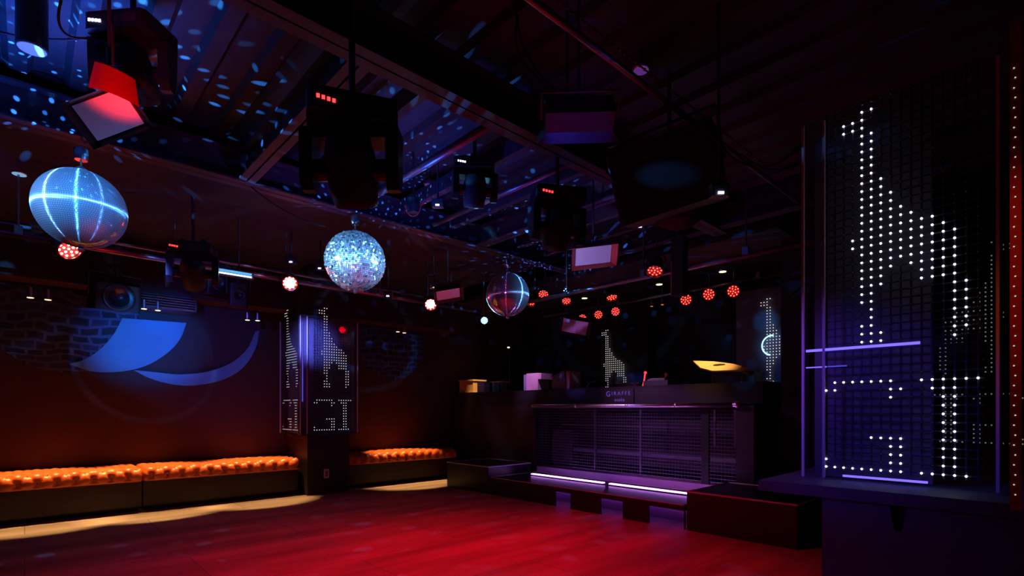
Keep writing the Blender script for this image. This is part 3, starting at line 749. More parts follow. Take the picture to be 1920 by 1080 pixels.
l = desk(1382, 5.9); t = thing('flight_case', 'black case under the tilted pale board on the desk', 'case', loc=l)
MB().bb(-0.15, 0.15, -0.24, 0.22, 0, 0.125).build('body', M['satin'], t)
for s_ in (-0.24, 0.22): MB().bb(-0.152, -0.13, s_-0.01, s_+0.01, 0, 0.125).build('corner_trim', M['gear'], t)
MB().box((-0.153, 0, 0.07), (0.006, 0.08, 0.03)).build('latch', M['gear'], t)
l = desk(1391, 5.66); t = thing('thin_pole', 'thin pale pole standing on the desk before the tilted board', 'pole', loc=l)
MB().tube([(0, 0, 0.01), (0, 0, 0.19)], 0.004, 6).build('shaft', M['steel'], t); MB().lathe([(0.018, 0), (0.018, 0.01)]).build('foot', M['steel'], t)
t = thing('desk_screen', 'clear acrylic screen standing along the back of the DJ desk', 'screen', loc=(6.1, 3.6, DT))
MB().bb(-0.003, 0.003, -1.0, 1.3, 0.0, 0.22).build('sheet', M['acrylic'], t)
for s_ in (-0.9, 0.2, 1.2): MB().bb(-0.02, 0.02, s_-0.015, s_+0.015, 0, 0.03).build('clip', M['gear'], t)

# ------------------------------------------------------------------ mirror balls
def tiles(R, tile, jit, gap=0.12):
    m = MB(); rows = int(PI*R/tile)
    for i in range(rows):
        a0 = PI*i/rows; a1 = PI*(i+1)/rows; am = (a0+a1)/2
        n = max(5, int(2*PI*R*math.sin(am)/tile)); g = gap/2
        for k_ in range(n):
            b0 = 2*PI*(k_+g)/n; b1 = 2*PI*(k_+1-g)/n; q0 = a0+(a1-a0)*g; q1 = a1-(a1-a0)*g
            P = [Vector((math.sin(a)*math.cos(b), math.sin(a)*math.sin(b), math.cos(a)))*R for a, b in ((q0, b0), (q1, b0), (q1, b1), (q0, b1))]
            if jit:
                cc_ = sum(P, Vector())/4; nrm = cc_.normalized()
                ax = Vector((random.uniform(-1, 1), random.uniform(-1, 1), random.uniform(-1, 1))); Rm = Matrix.Rotation(random.gauss(0, jit), 3, ax.normalized())
                P = [cc_+Rm @ (p-cc_)+nrm*0.003 for p in P]
            m.raw(P, [(0, 1, 2, 3)])
    return m
def mirror_ball(loc, R, tile, jit, mm, label, ztop, rot=0, wire='straight'):
    t = thing('mirror_ball', label, 'mirror ball', loc=loc, rot=(0, 0, rot), group='mirror balls hung from the beam')
    tiles(R, tile, jit).build('mirror_tiles', M[mm], t)
    MB().ball((0, 0, 0), R-0.004, 40, 24).build('core', M['gear'], t, smooth=True)
    MB().lathe([(0.035, R-0.01), (0.035, R+0.01), (0.012, R+0.03)], (0, 0, 0)).build('cap', M['steel'], t, smooth=True)
    h = ztop-loc[2]
    MB().lathe([(0.035, 0), (0.04, 0.02), (0.04, 0.07), (0.015, 0.09)], (0, 0, R+0.07)).build('motor', M['steel'], t)
    MB().tube([(0, 0, R+0.02), (0, 0, R+0.08)], 0.005, 6).build('spindle', M['chrome'], t)
    MB().tube([(0, 0, R+0.15), (0.02, 0, (R+0.15+h)/2), (0, 0, h)], 0.004, 6).build('hanging_cable', M['steel'], t)
    MB().lathe([(0.008, -R-0.03), (0.02, -R-0.015), (0.012, -R+0.005)], (0, 0, 0), None, 10).build('bottom_cap', M['steel'], t)
    return t
B1 = (0.27, 4.42, 2.41); B2 = tuple(px(666, 490, Y=4.42)); B3 = (4.09, 4.46, 2.43)
b1 = mirror_ball(B1, 0.25, 0.0125, 0.0, 'mirror_fine', 'large blue mirror ball hanging nearest the left edge', 2.88)
b2 = mirror_ball(B2, 0.262, 0.0165, 0.42, 'mirror_spark', 'brightest sparkling mirror ball hanging left of centre above the pillar', 2.88)
b3 = mirror_ball(B3, 0.25, 0.0125, 0.0, 'mirror_far', 'small farther mirror ball with red and blue reflections, by the pipe corner', 2.88)

# unseen point lamps beside the balls stand in for their sparkle: facet grid
def sparkle(name, loc, col, power, rows, dot):
    l = bpy.data.lights.new(name, 'POINT'); l.energy = power; l.color = col; l.shadow_soft_size = 0.0
    l.use_nodes = True; nt = l.node_tree; em = nt.nodes.get('Emission') or nt.nodes.new('ShaderNodeEmission')
    tc = nt.nodes.new('ShaderNodeTexCoord'); sp = nt.nodes.new('ShaderNodeSeparateXYZ'); nt.links.new(tc.outputs['Normal'], sp.inputs[0])
    def mt(op, a, b=None, c_=None):
        n = nt.nodes.new('ShaderNodeMath'); n.operation = op
        for i, q in enumerate((a, b, c_)):
            if q is None: continue
            if isinstance(q, (int, float)): n.inputs[i].default_value = q
            else: nt.links.new(q, n.inputs[i])
        return n.outputs[0]
    lat = mt('ARCSINE', sp.outputs[2]); lr = mt('MULTIPLY', lat, rows/PI); row = mt('FLOOR', lr)
    latc = mt('MULTIPLY', mt('ADD', row, 0.5), PI/rows); nc = mt('MAXIMUM', mt('FLOOR', mt('MULTIPLY', mt('COSINE', latc), 2*rows)), 3)
    lon = mt('MULTIPLY', mt('ADD', mt('MULTIPLY', mt('ARCTAN2', sp.outputs[1], sp.outputs[0]), 1/(2*PI)), 0.5), nc)
    lon = mt('ADD', lon, mt('MULTIPLY', row, 0.37)); ci = mt('FLOOR', lon)
    cv = nt.nodes.new('ShaderNodeCombineXYZ'); nt.links.new(row, cv.inputs[0]); nt.links.new(ci, cv.inputs[1])
    wn = nt.nodes.new('ShaderNodeTexWhiteNoise'); wn.noise_dimensions = '3D'; nt.links.new(cv.outputs[0], wn.inputs['Vector'])
    s2 = nt.nodes.new('ShaderNodeSeparateColor'); nt.links.new(wn.outputs['Color'], s2.inputs[0])
    fx = mt('SUBTRACT', mt('FRACT', lon), mt('ADD', 0.28, mt('MULTIPLY', s2.outputs[0], 0.44)))
    fy = mt('SUBTRACT', mt('FRACT', lr), mt('ADD', 0.28, mt('MULTIPLY', s2.outputs[1], 0.44)))
    dist = mt('SQRT', mt('ADD', mt('MULTIPLY', fx, fx), mt('MULTIPLY', fy, fy)))
    mr = nt.nodes.new('ShaderNodeMapRange'); mr.inputs[1].default_value = dot*1.25; mr.inputs[2].default_value = dot*0.7; mr.inputs[3].default_value = 0; mr.inputs[4].default_value = 1
    nt.links.new(dist, mr.inputs[0])
    hz = nt.nodes.new('ShaderNodeMapRange'); hz.inputs[1].default_value = -0.25; hz.inputs[2].default_value = 0.2; hz.inputs[3].default_value = 0.08; hz.inputs[4].default_value = 1.0
    nt.links.new(sp.outputs[2], hz.inputs[0])
    pol = mt('LESS_THAN', mt('ABSOLUTE', lat), 1.25)
    st = mt('MULTIPLY', mt('MULTIPLY', mt('MULTIPLY', mr.outputs[0], pol), hz.outputs[0]), mt('POWER', s2.outputs[2], 2.8))
    nt.links.new(st, em.inputs['Strength'])
    o = bpy.data.objects.new(name, l); C.objects.link(o); o.location = loc
    return o
sparkle('added_sparkle_light', (B1[0]-0.1, B1[1]-0.42, B1[2]+0.27), (0.04, 0.3, 1.0), 900, 24, 0.15)
sparkle('added_sparkle_light', (B2[0]+0.1, B2[1]-0.42, B2[2]+0.24), (0.04, 0.25, 1.0), 260, 36, 0.17)
sparkle('added_sparkle_light', (B3[0]+0.40, B3[1]-0.2, B3[2]+0.1), (0.05, 0.22, 1.0), 420, 32, 0.17)

# ------------------------------------------------------------------ PAR lamps
def par_can(loc, target, label, lit='led_red', r=0.07, pipe_z=None, light=None, hang=True, group='red stage lamps'):
    v = (Vector(target)-Vector(loc)).normalized()
    q = v.to_track_quat('-Z', 'Y')
    t = thing('stage_lamp', label, 'stage lamp', loc=loc, group=group); t.rotation_euler = q.to_euler()
    MB().lathe([(r*0.7, 0.15), (r*0.95, 0.11), (r*1.05, 0.0), (r*1.12, -0.01), (r*1.12, -0.03), (r*1.0, -0.03), (r*1.0, 0.0), (0.0, 0.0)], (0, 0, 0), None, 20).build('housing', M['satin'], t, smooth=False)
    pts = [(0, 0)]
    for k_ in range(5): pts.append((0.42*math.cos(k_*2*PI/5), 0.42*math.sin(k_*2*PI/5)))
    for k_ in range(10): pts.append((0.8*math.cos(k_*2*PI/10+0.2), 0.8*math.sin(k_*2*PI/10+0.2)))
    MB().lathe([(r*0.98, -0.004), (r*0.98, 0.001)], (0, 0, 0), None, 20).build('face', M['lamp_face_halo' if lit == 'led_red_hot' else 'lamp_face_blue' if lit == 'lens_blue' else 'lamp_face'], t)
    if 'dazzling red' in label: MB().lathe([(r*0.74, -0.008), (r*0.74, -0.002)], (0, 0, 0), None, 20).build('glowing_core', M['lamp_face_hot'], t)
    for (a, b) in pts:
        MB().ball((a*r, b*r, -0.006), r*0.125, 7, 4, (1, 1, 0.6)).build('led', M[lit], t)
    MB().tube([(r*1.15, 0, 0.05), (r*1.25, 0, 0.12), (r*0.7, 0, 0.21), (-r*0.7, 0, 0.21), (-r*1.25, 0, 0.12), (-r*1.15, 0, 0.05)], 0.007, 6).build('yoke', M['gear'], t)
    if hang: hanger(t, Vector(loc)-v*0.19)
    if light:
        col, pw, size = light
        s_ = spot('lamp_light', (0, 0, -0.05), (0, 0, -1), col, pw, size, 0.8, 0.05); s_.rotation_euler = (0, 0, 0); s_.parent = t
    if lit == 'led_red_hot':
        gl = bpy.data.lights.new('spill_light', 'POINT'); gl.color = RED; gl.energy = 1.6; gl.shadow_soft_size = 0.05
        g_ = bpy.data.objects.new('spill_light', gl); C.objects.link(g_); g_.parent = t; g_.location = (0, 0, -0.12)
    return t
p = px(128, 466, Y=5.40); par_can(p, (1.6, 2.6, 0), 'glowing red lamp tucked under the largest mirror ball', 'led_red_hot', 0.075, light=(RED, 25, 60))
p = px(543, 530, Y=5.40); par_can(p, (1.4, 1.8, 0.2), 'dazzling red lamp above the pillar, left of the sparkling ball', 'led_red_hot', 0.07, light=(RED, 45, 60))
p = px(807, 570, Y=5.40); par_can(p, (2.2, 2.0, 0.2), 'dazzling red lamp on the pipe right of the pillar', 'led_red_hot', 0.07, light=(RED, 45, 60))
p = px(1228, 506, X=4.52); par_can(p, (3.0, 2.2, 0), 'red lamp where the booth pipe meets the hanging bracket', r=0.075, light=(RED, 35, 60))
p = px(1019, 551, X=4.86); par_can(p, (2.6, 3.0, 0), 'red lamp on the booth pipe just right of the small mirror ball', r=0.065, light=(RED, 35, 60))
p = px(995, 566, X=5.0); par_can(p, (3.2, 4.6, 0), 'red lamp half hidden at the right edge of the small mirror ball', r=0.06)
p = px(1062, 563, X=5.4); par_can(p, (3.6, 3.0, 0), 'lone small red lamp between the pipe and the booth ceiling', r=0.06)
p = px(1147, 556, X=6.0); par_can(p, (5.4, 3.6, 0.8), 'red lamp seen nearly edge-on above the three small ones', r=0.075)
lab3 = ['leftmost of the three small red lamps above the lit giraffe', 'middle of the three small red lamps above the lit giraffe', 'rightmost of the three small red lamps above the lit giraffe']
for i, (a, b) in enumerate(((1092, 597), (1122, 590), (1154, 584))):
    par_can(px(a, b, X=6.28), (0.6, 0.4+0.3*i, 0.9), lab3[i], r=0.062)
lab3 = ['leftmost of the three large red lamps in the right of the booth', 'middle of the three large red lamps in the right of the booth', 'rightmost of the three large red lamps in the right of the booth']
for i, (a, b) in enumerate(((1286, 562), (1329, 552), (1375, 546))):
    par_can(px(a, b, X=6.2), (0.5, 0.2+0.1*i, 0.9), lab3[i], r=0.07)
# blue beam lamp near the pipe corner
p = px(908, 601, X=4.35); par_can(p, (1.5, 1.5, 1.6), 'bright blue lamp below the small mirror ball', 'lens_blue', 0.045, group='blue stage lamps', light=(CYAN, 30, 60))
p2 = px(893, 585, X=4.7)

# ------------------------------------------------------------------ moving heads
def moving_head(loc, yaw, pan, tilt, s, label, digit='digit_red', lens='gear', rod=0.2):
    t = thing('moving_head_light', label, 'stage light', loc=loc, rot=(0, 0, yaw), group='moving head lights')
    R = Matrix.Identity(3)
    bs = MB().rbox((0, 0, -0.05*s), (0.40*s, 0.30*s, 0.10*s), 0.04*s).build('base', M['satin'], t)
    m = MB()
    for i in range(4): m.box(((-0.15+0.022*i)*s, -0.152*s, -0.05*s-0.003*i), (0.014*s, 0.004, 0.016*s))
    m.build('display', M[digit], bs)
    MB().box((0.08*s, -0.152*s, -0.05*s), (0.14*s, 0.003, 0.05*s)).build('name_plate', M['gear'], bs)
    yk = bpy.data.objects.new('yoke', None)
    Rp = Euler((0, 0, pan)).to_matrix()
    m = MB()
    m.rbox(Rp @ Vector((0, 0, -0.135*s)), (0.40*s, 0.13*s, 0.06*s), 0.03*s, Rp)
    for q in (-1, 1):
        pr = [(-0.06*s, -0.11*s), (0.06*s, -0.11*s), (0.05*s, -0.34*s), (0.02*s, -0.39*s), (-0.02*s, -0.39*s), (-0.05*s, -0.34*s)]
        Rm = Rp @ Matrix(((0, 0, 1), (1, 0, 0), (0, 1, 0)))
        m.prism(pr, q*0.2*s-0.03*s, q*0.2*s+0.03*s, (0, 0, 0), Rm)
    m.build('yoke', M['satin'], t)
    Rt = Rp @ Euler((tilt, 0, 0)).to_matrix()
    c0 = Vector((0, 0, -0.29*s))
    hd = MB().lathe([(0.05*s, 0.16*s), (0.095*s, 0.14*s), (0.115*s, 0.07*s), (0.118*s, -0.05*s), (0.105*s, -0.13*s), (0.10*s, -0.16*s), (0.085*s, -0.16*s), (0.08*s, -0.15*s)], c0, Rt, 24).build('head', M['headshell'], t, smooth=True)
    MB().lathe([(0.078*s, -0.152*s), (0.05*s, -0.166*s), (0.01*s, -0.17*s)], c0, Rt, 20).build('lens', M[lens], hd, smooth=True)
    for q in (-1, 1): MB().lathe([(0.05*s, -0.05*s), (0.05*s, 0.05*s)], c0+Rp @ Vector((q*0.15*s, 0, 0)), Rp @ Euler((0, PI/2, 0)).to_matrix(), 14).build('pivot', M['satin'], t)
    for q in (-0.1, 0.1): MB().bb(q*s-0.015, q*s+0.015, -0.02, 0.02, 0, 0.05).build('clamp', M['gear'], t)
    hanger(t, Vector(loc)+Vector((0, 0, 0.03)), 0.014)
    return t
cy = YAW-PI/2
moving_head(px(660, 205, d=2.35), cy+0.35, -0.35, 0.5, 0.95, 'large moving head light silhouetted at upper centre left', rod=0.35)
moving_head(px(250, 52, d=2.6), cy-0.1, 0.2, 0.7, 0.8, 'black moving head light hanging over the red gel, upper left', 'digit_white', rod=0.08)
moving_head(px(890, 305, d=4.0), cy, 0.3, 0.3, 0.75, 'small dark moving head light with a white display, upper centre', 'digit_white', rod=0.12)
moving_head(px(1045, 362, d=3.7), cy+0.2, 0.2, 0.35, 0.9, 'moving head light right of centre with its head pointing down', rod=0.25)
moving_head(px(362, 460, d=4.55), cy+0.15, 0.3, 0.9, 0.85, 'moving head light with a glowing lens left on the long pipe', lens='lens_soft', rod=0.1)

# ------------------------------------------------------------------ strobe / flood fixtures
def flood(loc, rot, size, label, side='gear', rod=0.15):
    t = thing('flood_light', label, 'flood light', loc=loc, rot=rot, group='rectangular flood lights')
    w_, d_, h_ = size
    hs = MB().bb(-w_/2, w_/2, -d_/2, d_/2, 0, h_)
    hs.build('housing', M['gear'], t)
    # flared frame with silver inside
    a, b = w_/2, d_/2; e = 1.25; z1 = -h_*0.5
    vs = [(-a, -b, 0), (a, -b, 0), (a, b, 0), (-a, b, 0), (-a*e, -b*e, z1), (a*e, -b*e, z1), (a*e, b*e, z1), (-a*e, b*e, z1)]
    MB().raw(vs, [(0, 1, 5, 4), (1, 2, 6, 5), (2, 3, 7, 6), (3, 0, 4, 7)]).build('flared_rim', M[side], t)
    MB().bb(-a*0.97, a*0.97, -b*0.97, b*0.97, -0.012, -0.002).build('reflector', M['reflector'], t)
    hanger(t, Vector(loc)+Vector((0, 0, h_)))
    MB().tube([(-a-0.02, 0, h_*0.3), (-a-0.02, 0, h_+0.06), (a+0.02, 0, h_+0.06), (a+0.02, 0, h_*0.3)], 0.008, 6).build('bracket', M['gear'], t)
    return t
M['gelrim'] = mat('red_tinted_rim', (0.5, 0.05, 0.04), 0.4)
flood(px(205, 215, d=2.35), (math.radians(-52), math.radians(-28), cy+0.2), (0.22, 0.15, 0.09), 'silver-faced flood light below the red gel, upper left')
flood(px(1085, 232, d=2.6), (math.radians(62), 0, cy-0.05), (0.33, 0.13, 0.10), 'long blue-lit flood light with a red end, upper right of centre')
flood(px(1112, 478, d=4.2), (math.radians(-50), math.radians(-8), cy+0.1), (0.30, 0.15, 0.10), 'flood light with a bright pink and blue face near the booth', side='gelrim')
flood(px(840, 550, d=6.1), (math.radians(-38), math.radians(-12), cy+0.2), (0.28, 0.15, 0.10), 'small pink-lit flood light beside the dazzling red lamp')
flood(px(1078, 612, d=7.4), (math.radians(-50), math.radians(12), cy-0.1), (0.36, 0.22, 0.10), 'dim brown-lit flood light below the booth pipe')
# red gel sheet
t = thing('colour_gel', 'curved red gel sheet glowing under the upper left moving head', 'gel', loc=px(212, 150, d=2.15))
m = MB(); vs = []; fs = []; nn = 12
for i in range(nn+1):
    a = -0.3+1.5*i/nn
    for (rr_, zz) in ((0.10, 0.07), (0.125, -0.05)):
        u = RGT*(rr_*math.sin(a)-0.05) + FWD*(-rr_*math.cos(a)+0.1); vs.append((u.x, u.y, zz-0.03*math.sin(a)))
vs += [(v[0]*1.0+0.002, v[1]+0.002, v[2]) for v in vs]; q = 2*(nn+1)
for i in range(nn): fs += [(2*i, 2*i+1, 2*i+3, 2*i+2), (q+2*i, q+2*i+2, q+2*i+3, q+2*i+1)]
m.raw(vs, fs).build('gel_sheet', M['gel_red'], t); MB().tube([(0, 0, 0.06), (0.0, 0.02, 0.25)], 0.005, 6).build('wire', M['gear'], t)

# ------------------------------------------------------------------ hanging speaker
def speaker(loc, rot, size, label, cones=2):
    t = thing('hanging_speaker', label, 'speaker', loc=loc, rot=rot)
    w_, d_, h_ = size
    hanger(t, Vector(loc), 0.012)
    MB().rbox((0, 0, 0), (w_, d_, h_), 0.03).build('cabinet', M['black'], t)
    for i in range(cones):
        cz = h_*(-0.22+0.44*i) if cones > 1 else 0
        MB().lathe([(w_*0.36, 0), (w_*0.34, 0.012), (w_*0.28, 0.008), (w_*0.1, -0.02)], (0, -d_/2-0.004, cz), Euler((PI/2, 0, 0)).to_matrix(), 24).build('cone', M['satin'], t, smooth=True)
    MB().tube([(-w_/2-0.02, 0, 0), (-w_/2-0.02, 0, h_/2+0.1), (w_/2+0.02, 0, h_/2+0.1), (w_/2+0.02, 0, 0)], 0.01, 6).build('bracket', M['gear'], t)
    return t
speaker(px(1255, 335, d=3.3), (-0.3, 0.15, cy-0.5+PI), (0.62, 0.5, 0.42), 'large black hanging speaker in the dark ceiling right of centre')
speaker(px(400, 528, Y=6.9), (0.2, 0, 0.35), (0.24, 0.2, 0.32), 'blue-lit wall speaker below the long pipe left of the pillar', 1)
speaker(px(447, 552, Y=6.66), (0.2, 0, -0.2), (0.2, 0.18, 0.26), 'dim red-lit wall speaker right of the blue-lit one', 1)
speaker(px(215, 558, Y=6.95), (0.15, 0, 0.2), (0.42, 0.25, 0.28), 'dark reddish wall speaker above the painted tile ball', 1)

# glossy bar lit by the lamp beside it, cyan light put in as glow
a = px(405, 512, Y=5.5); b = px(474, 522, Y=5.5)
t = thing('glossy_bar', 'glossy bar on the long pipe beside the glowing lens, cyan lamplight put in as glow', 'bar', loc=a)
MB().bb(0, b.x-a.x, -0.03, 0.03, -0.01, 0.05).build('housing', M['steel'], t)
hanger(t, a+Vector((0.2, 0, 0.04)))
MB().bb(0.02, b.x-a.x-0.02, -0.034, -0.03, 0.0, 0.012).build('diffuser', M['lens_soft'], t)  # emissive strip for the lamplight on the bar
MB().bb(0.02, b.x-a.x-0.02, -0.034, -0.03, 0.02, 0.042).build('cyan_glow_strip', M['glow_cyan'], t)

# ------------------------------------------------------------------ pendant downlights over the benches (pairs)
def pendant(x, y, label, light=True):
    p = px(x, y, Y=6.98)
    t = thing('pendant_downlight', label, 'pendant light', loc=p, group='warm pendant lights over the benches')
    MB().lathe([(0.030, 0), (0.030, 0.008), (0.018, 0.014), (0.018, 0.10), (0.006, 0.11)], (0, 0, 0), None, 14).build('shade', M['steel'], t)
    MB().lathe([(0.026, -0.004), (0.026, 0.0)], (0, 0, 0), None, 14).build('bulb', M['bulb_warm'], t)
    MB().tube([(0, 0, 0.1), (0, 0, top(p.x, p.y)-p.z)], 0.003, 5).build('cord', M['gear'], t)
    if light:
        s_ = spot('pendant_light', (0, 0, -0.02), (0, -0.07, -1.02), WARM, 230, 37, 0.3, 0.015); s_.parent = t
    return t
nm = ['left pendant of the pair nearest the left edge', 'right pendant of the pair nearest the left edge', 'left pendant of the pair in front of the vent box', 'right pendant of the pair in front of the vent box',
      'left pendant of the pair just left of the pillar', 'right pendant of the pair just left of the pillar', 'left pendant of the pair right of the pillar', 'right pendant of the pair right of the pillar']
for i, (a, b) in enumerate(((57, 558), (90, 562), (270, 579), (296, 582), (464, 600), (483, 601), (746, 622), (758, 624))):
    pendant(a, b, nm[i])
# booth recessed downlights
for i, (a, b) in enumerate(((1096, 558), (1236, 532), (1355, 508))):
    p = px(a, b, Z=2.81)
    t = thing('recessed_downlight', ['warm recessed downlight above the left of the booth', 'warm recessed downlight above the middle of the booth', 'warm recessed downlight above the right of the booth'][i], 'downlight', loc=(p.x, p.y, 2.80), group='booth downlights')
    MB().lathe([(0.045, 0.0), (0.06, 0.0), (0.06, 0.018), (0.045, 0.018)], (0, 0, 0)).build('bezel', M['steel'], t)
    MB().lathe([(0.042, -0.004), (0.042, 0.003)], (0, 0, 0)).build('bulb', M['bulb_warm'], t)
for i, (a, b, l_) in enumerate(((1222, 574, 'left tiny orange spot lamp under the blue lamp cluster'), (1242, 571, 'right tiny orange spot lamp under the blue lamp cluster'))):
    p = px(a, b, X=6.4); t = thing('spot_lamp', l_, 'spot lamp', loc=p)
    MB().lathe([(0.02, 0), (0.028, 0.01), (0.028, 0.07), (0.01, 0.08)], (0, 0, 0), None, 12).build('shade', M['gear'], t)
    MB().lathe([(0.018, -0.006), (0.018, 0.0)], (0, 0, 0), None, 12).build('bulb', emis('bulb_orange_%s' % 'ab'[i], (1.0, 0.25, 0.12), 0.8), t)
    MB().tube([(0, 0, 0.08), (0, 0, 2.8-p.z)], 0.003, 5).build('cord', M['gear'], t)
# ceiling discs
for (a, b, z_, m_, l_) in ((1202, 132, 3.1, 'disc_purple', 'dim purple round ceiling light in the dark upper right'), (806, 348, 3.1, 'disc_purple', 'purple round ceiling light above the small mirror ball'), (36, 327, 2.94, 'disc_cyan', 'bright round ceiling light left of the largest mirror ball')):
    p = px(a, b, Z=z_); t = thing('round_ceiling_light', l_, 'ceiling light', loc=(p.x, p.y, z_))
    MB().lathe([(0.045, 0), (0.055, 0.004), (0.055, 0.03)], (0, 0, 0)).build('rim', M['steel'], t)
    MB().lathe([(0.043, -0.003), (0.043, 0.002)], (0, 0, 0)).build('glass', M[m_], t)
    if z_ > 3: MB().tube([(0, 0, 0.03), (0, 0, 3.22-z_)], 0.01, 6).build('stem', M['gear'], t)
# cylinder lamp upper left
p = px(60, 92, d=2.5); t = thing('cylinder_lamp', 'black cylinder ceiling lamp with a pale glowing bottom, upper left corner', 'ceiling lamp', loc=p)
MB().lathe([(0.055, 0), (0.06, 0.004), (0.06, 0.30), (0.02, 0.31)], (0, 0, 0), None, 24).build('shade', M['satin'], t, smooth=False)
MB().lathe([(0.053, -0.003), (0.053, 0.001)], (0, 0, 0), None, 24).build('diffuser', M['diffuser'], t)
MB().tube([(0, 0, 0.3), (0, 0, max(0.32, 3.22-p.z))], 0.008, 6).build('stem', M['gear'], t)

# small indicator units along the ceiling
def unit(x, y, d, label, m='digit_white', s=0.05):
    p = px(x, y, d=d); t = thing('control_box', label, 'control box', loc=p, rot=(0, 0, cy))
    MB().box((0, 0.03, 0.02), (s*1.8, 0.05, s*1.3)).build('case', M['gear'], t)
    MB().box((0, 0.0, 0), (0.03, 0.006, 0.012)).build('indicator', M[m], t)
    MB().tube([(0, 0.03, 0.04), (0, 0.03, top(p.x, p.y)-p.z)], 0.008, 6).build('hanger', M['gear'], t)
for a in ((545, 491, 5.4, 'small control box with a white light above the left dazzling red lamp'), (813, 538, 6.2, 'small control box with a white light above the right dazzling red lamp'),
          (820, 384, 4.2, 'small control box with a blue light below the purple ceiling disc'), (1065, 190, 2.7, 'small control box with a white light on top of the long flood light'),
          (1352, 361, 2.7, 'small control box with a white light right of the large speaker'), (1200, 425, 4.6, 'small control box with a white light left of the booth bracket'),
          (1271, 426, 4.8, 'small control box at the end of the speaker brace'), (310, 553, 6.3, 'small control box with a white light above the vent box'),
          (599, 503, 5.7, 'small pale junction box on the conduit left of the sparkling ball'), (727, 555, 5.9, 'small pale junction box on the conduit right of the sparkling ball')):
    unit(*a)
# hanging yoke lit red
p = px(775, 385, d=4.3); t = thing('empty_lamp_yoke', 'red-lit lamp yoke hanging under the pipe, left of the dark moving head', 'yoke', loc=p)
arc = [Vector((0, 0, 0)) + RGT*(-0.06*math.cos(a)) + Vector((0, 0, -0.09*math.sin(a))) for a in [PI*i/10 for i in range(11)]]
MB().tube(arc, 0.006, 6).build('strap', mat('redlit_strap', (0.6, 0.06, 0.05), 0.4), t)  # red light put into the strap colour
MB().lathe([(0.04, -0.06), (0.055, 0), (0.055, 0.05), (0.03, 0.07)], (0, 0, 0), None, 16).build('can', M['satin'], t)
MB().tube([(0, 0, 0.06), (0, 0, 3.22-p.z)], 0.01, 6).build('hanger', M['gear'], t)
# booth bracket
p = px(1272, 520, X=4.57); t = thing('hanging_bracket', 'tall black bracket hanging where the booth pipe is broken', 'bracket', loc=p)
hanger(t, p+Vector((0, 0, 0.3)), 0.012)
MB().bb(-0.05, 0.05, -0.07, 0.05, -0.18, 0.38).build('plate', M['black'], t)
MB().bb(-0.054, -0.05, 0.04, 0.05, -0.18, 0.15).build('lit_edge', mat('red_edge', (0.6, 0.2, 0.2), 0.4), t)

# cables
def cable(pts, label, r=0.006):
    m = MB().tube([Vector(p)-Vector(pts[0]) for p in pts], r, 6); tag(m.build('cable', M['cable'], None, smooth=True, loc=pts[0]), label, 'cable')
cable(bez(px(967, 10, d=2.7), px(1060, 185, d=2.7), 0.03, side=RGT*-0.06), 'thin looped cable dropping to the long flood light')
cable(bez(px(972, 30, d=2.72), px(1035, 165, d=2.72), 0.02, side=RGT*-0.08), 'second cable looping beside the first above the long flood light')
cable(bez(px(1320, 235, d=2.55), px(1505, 268, d=2.6), 0.16), 'red-lit cable sagging towards the top of the large display tower')
cable(bez(px(1390, 290, d=2.5), px(1506, 300, d=2.6), 0.06), 'lower sagging cable at the large display tower')
cable(bez(px(470, 352, Y=4.48)+Vector((0, 0, 0.01)), px(610, 425, Y=4.45), 0.05), 'dangling cable left of the sparkling mirror ball')
cable([px(1060, 225, Z=3.12), px(1120, 300, d=2.85), px(1192, 388, d=2.95)], 'straight taut wire left of the large hanging speaker')
cable(bez(px(1195, 382, d=4.2), px(1272, 425, d=4.5), 0.0), 'straight brace wire leading to a small box at the ceiling')
cable(bez(px(115, 0, d=2.4), px(165, 72, d=2.5), 0.05, side=RGT*-0.06), 'black cable looping between cylinder lamp and moving head')
cable(bez(px(0, 60, d=2.75), px(165, 72, d=2.75), 0.02), 'black cable stretched across the upper left corner')
p = px(92, 165, Z=3.19)
m = MB()
for i in range(5):
    rr_ = 0.09+0.012*i; m.tube([(rr_*math.cos(a), rr_*0.9*math.sin(a), 0.006*i) for a in [2*PI*k_/24 for k_ in range(24)]], 0.006, 5, closed=True)
tag(m.build('cable_coil', M['cable'], None, smooth=True, loc=p), 'coiled cable hanging under the blue-lit ceiling, upper left', 'cable coil')

# ------------------------------------------------------------------ room lights
# blue and white pin spots on the mirror balls
def pin(name, loc, target, col, power, size, r=0.03, blend=0.3): return spot(name, loc, target, col, power, size, blend, r)
pin('pin_spot', (-0.2, 2.6, 2.85), B1, (0.08, 0.38, 1.0), 480, 16)
pin('pin_spot', (-0.9, 4.3, 2.6), B1, (0.2, 0.45, 1.0), 140, 30)
pin('pin_spot', (1.5, 3.1, 2.85), B1, (0.1, 0.3, 1.0), 120, 22)
pin('pin_spot', (1.2, 2.6, 2.6), B2, (0.10, 0.42, 1.0), 420, 17)
pin('pin_spot', (0.9, 4.2, 2.3), B2, (0.2, 0.55, 1.0), 220, 26)
pin('pin_spot', (3.2, 3.4, 2.4), B2, (0.2, 0.5, 1.0), 200, 24)
pin('pin_spot', (4.9, 3.3, 2.6), B3, (0.12, 0.42, 1.0), 150, 22)
pin('pin_spot', (3.0, 3.6, 2.4), B3, (0.4, 0.1, 0.5), 14, 30)
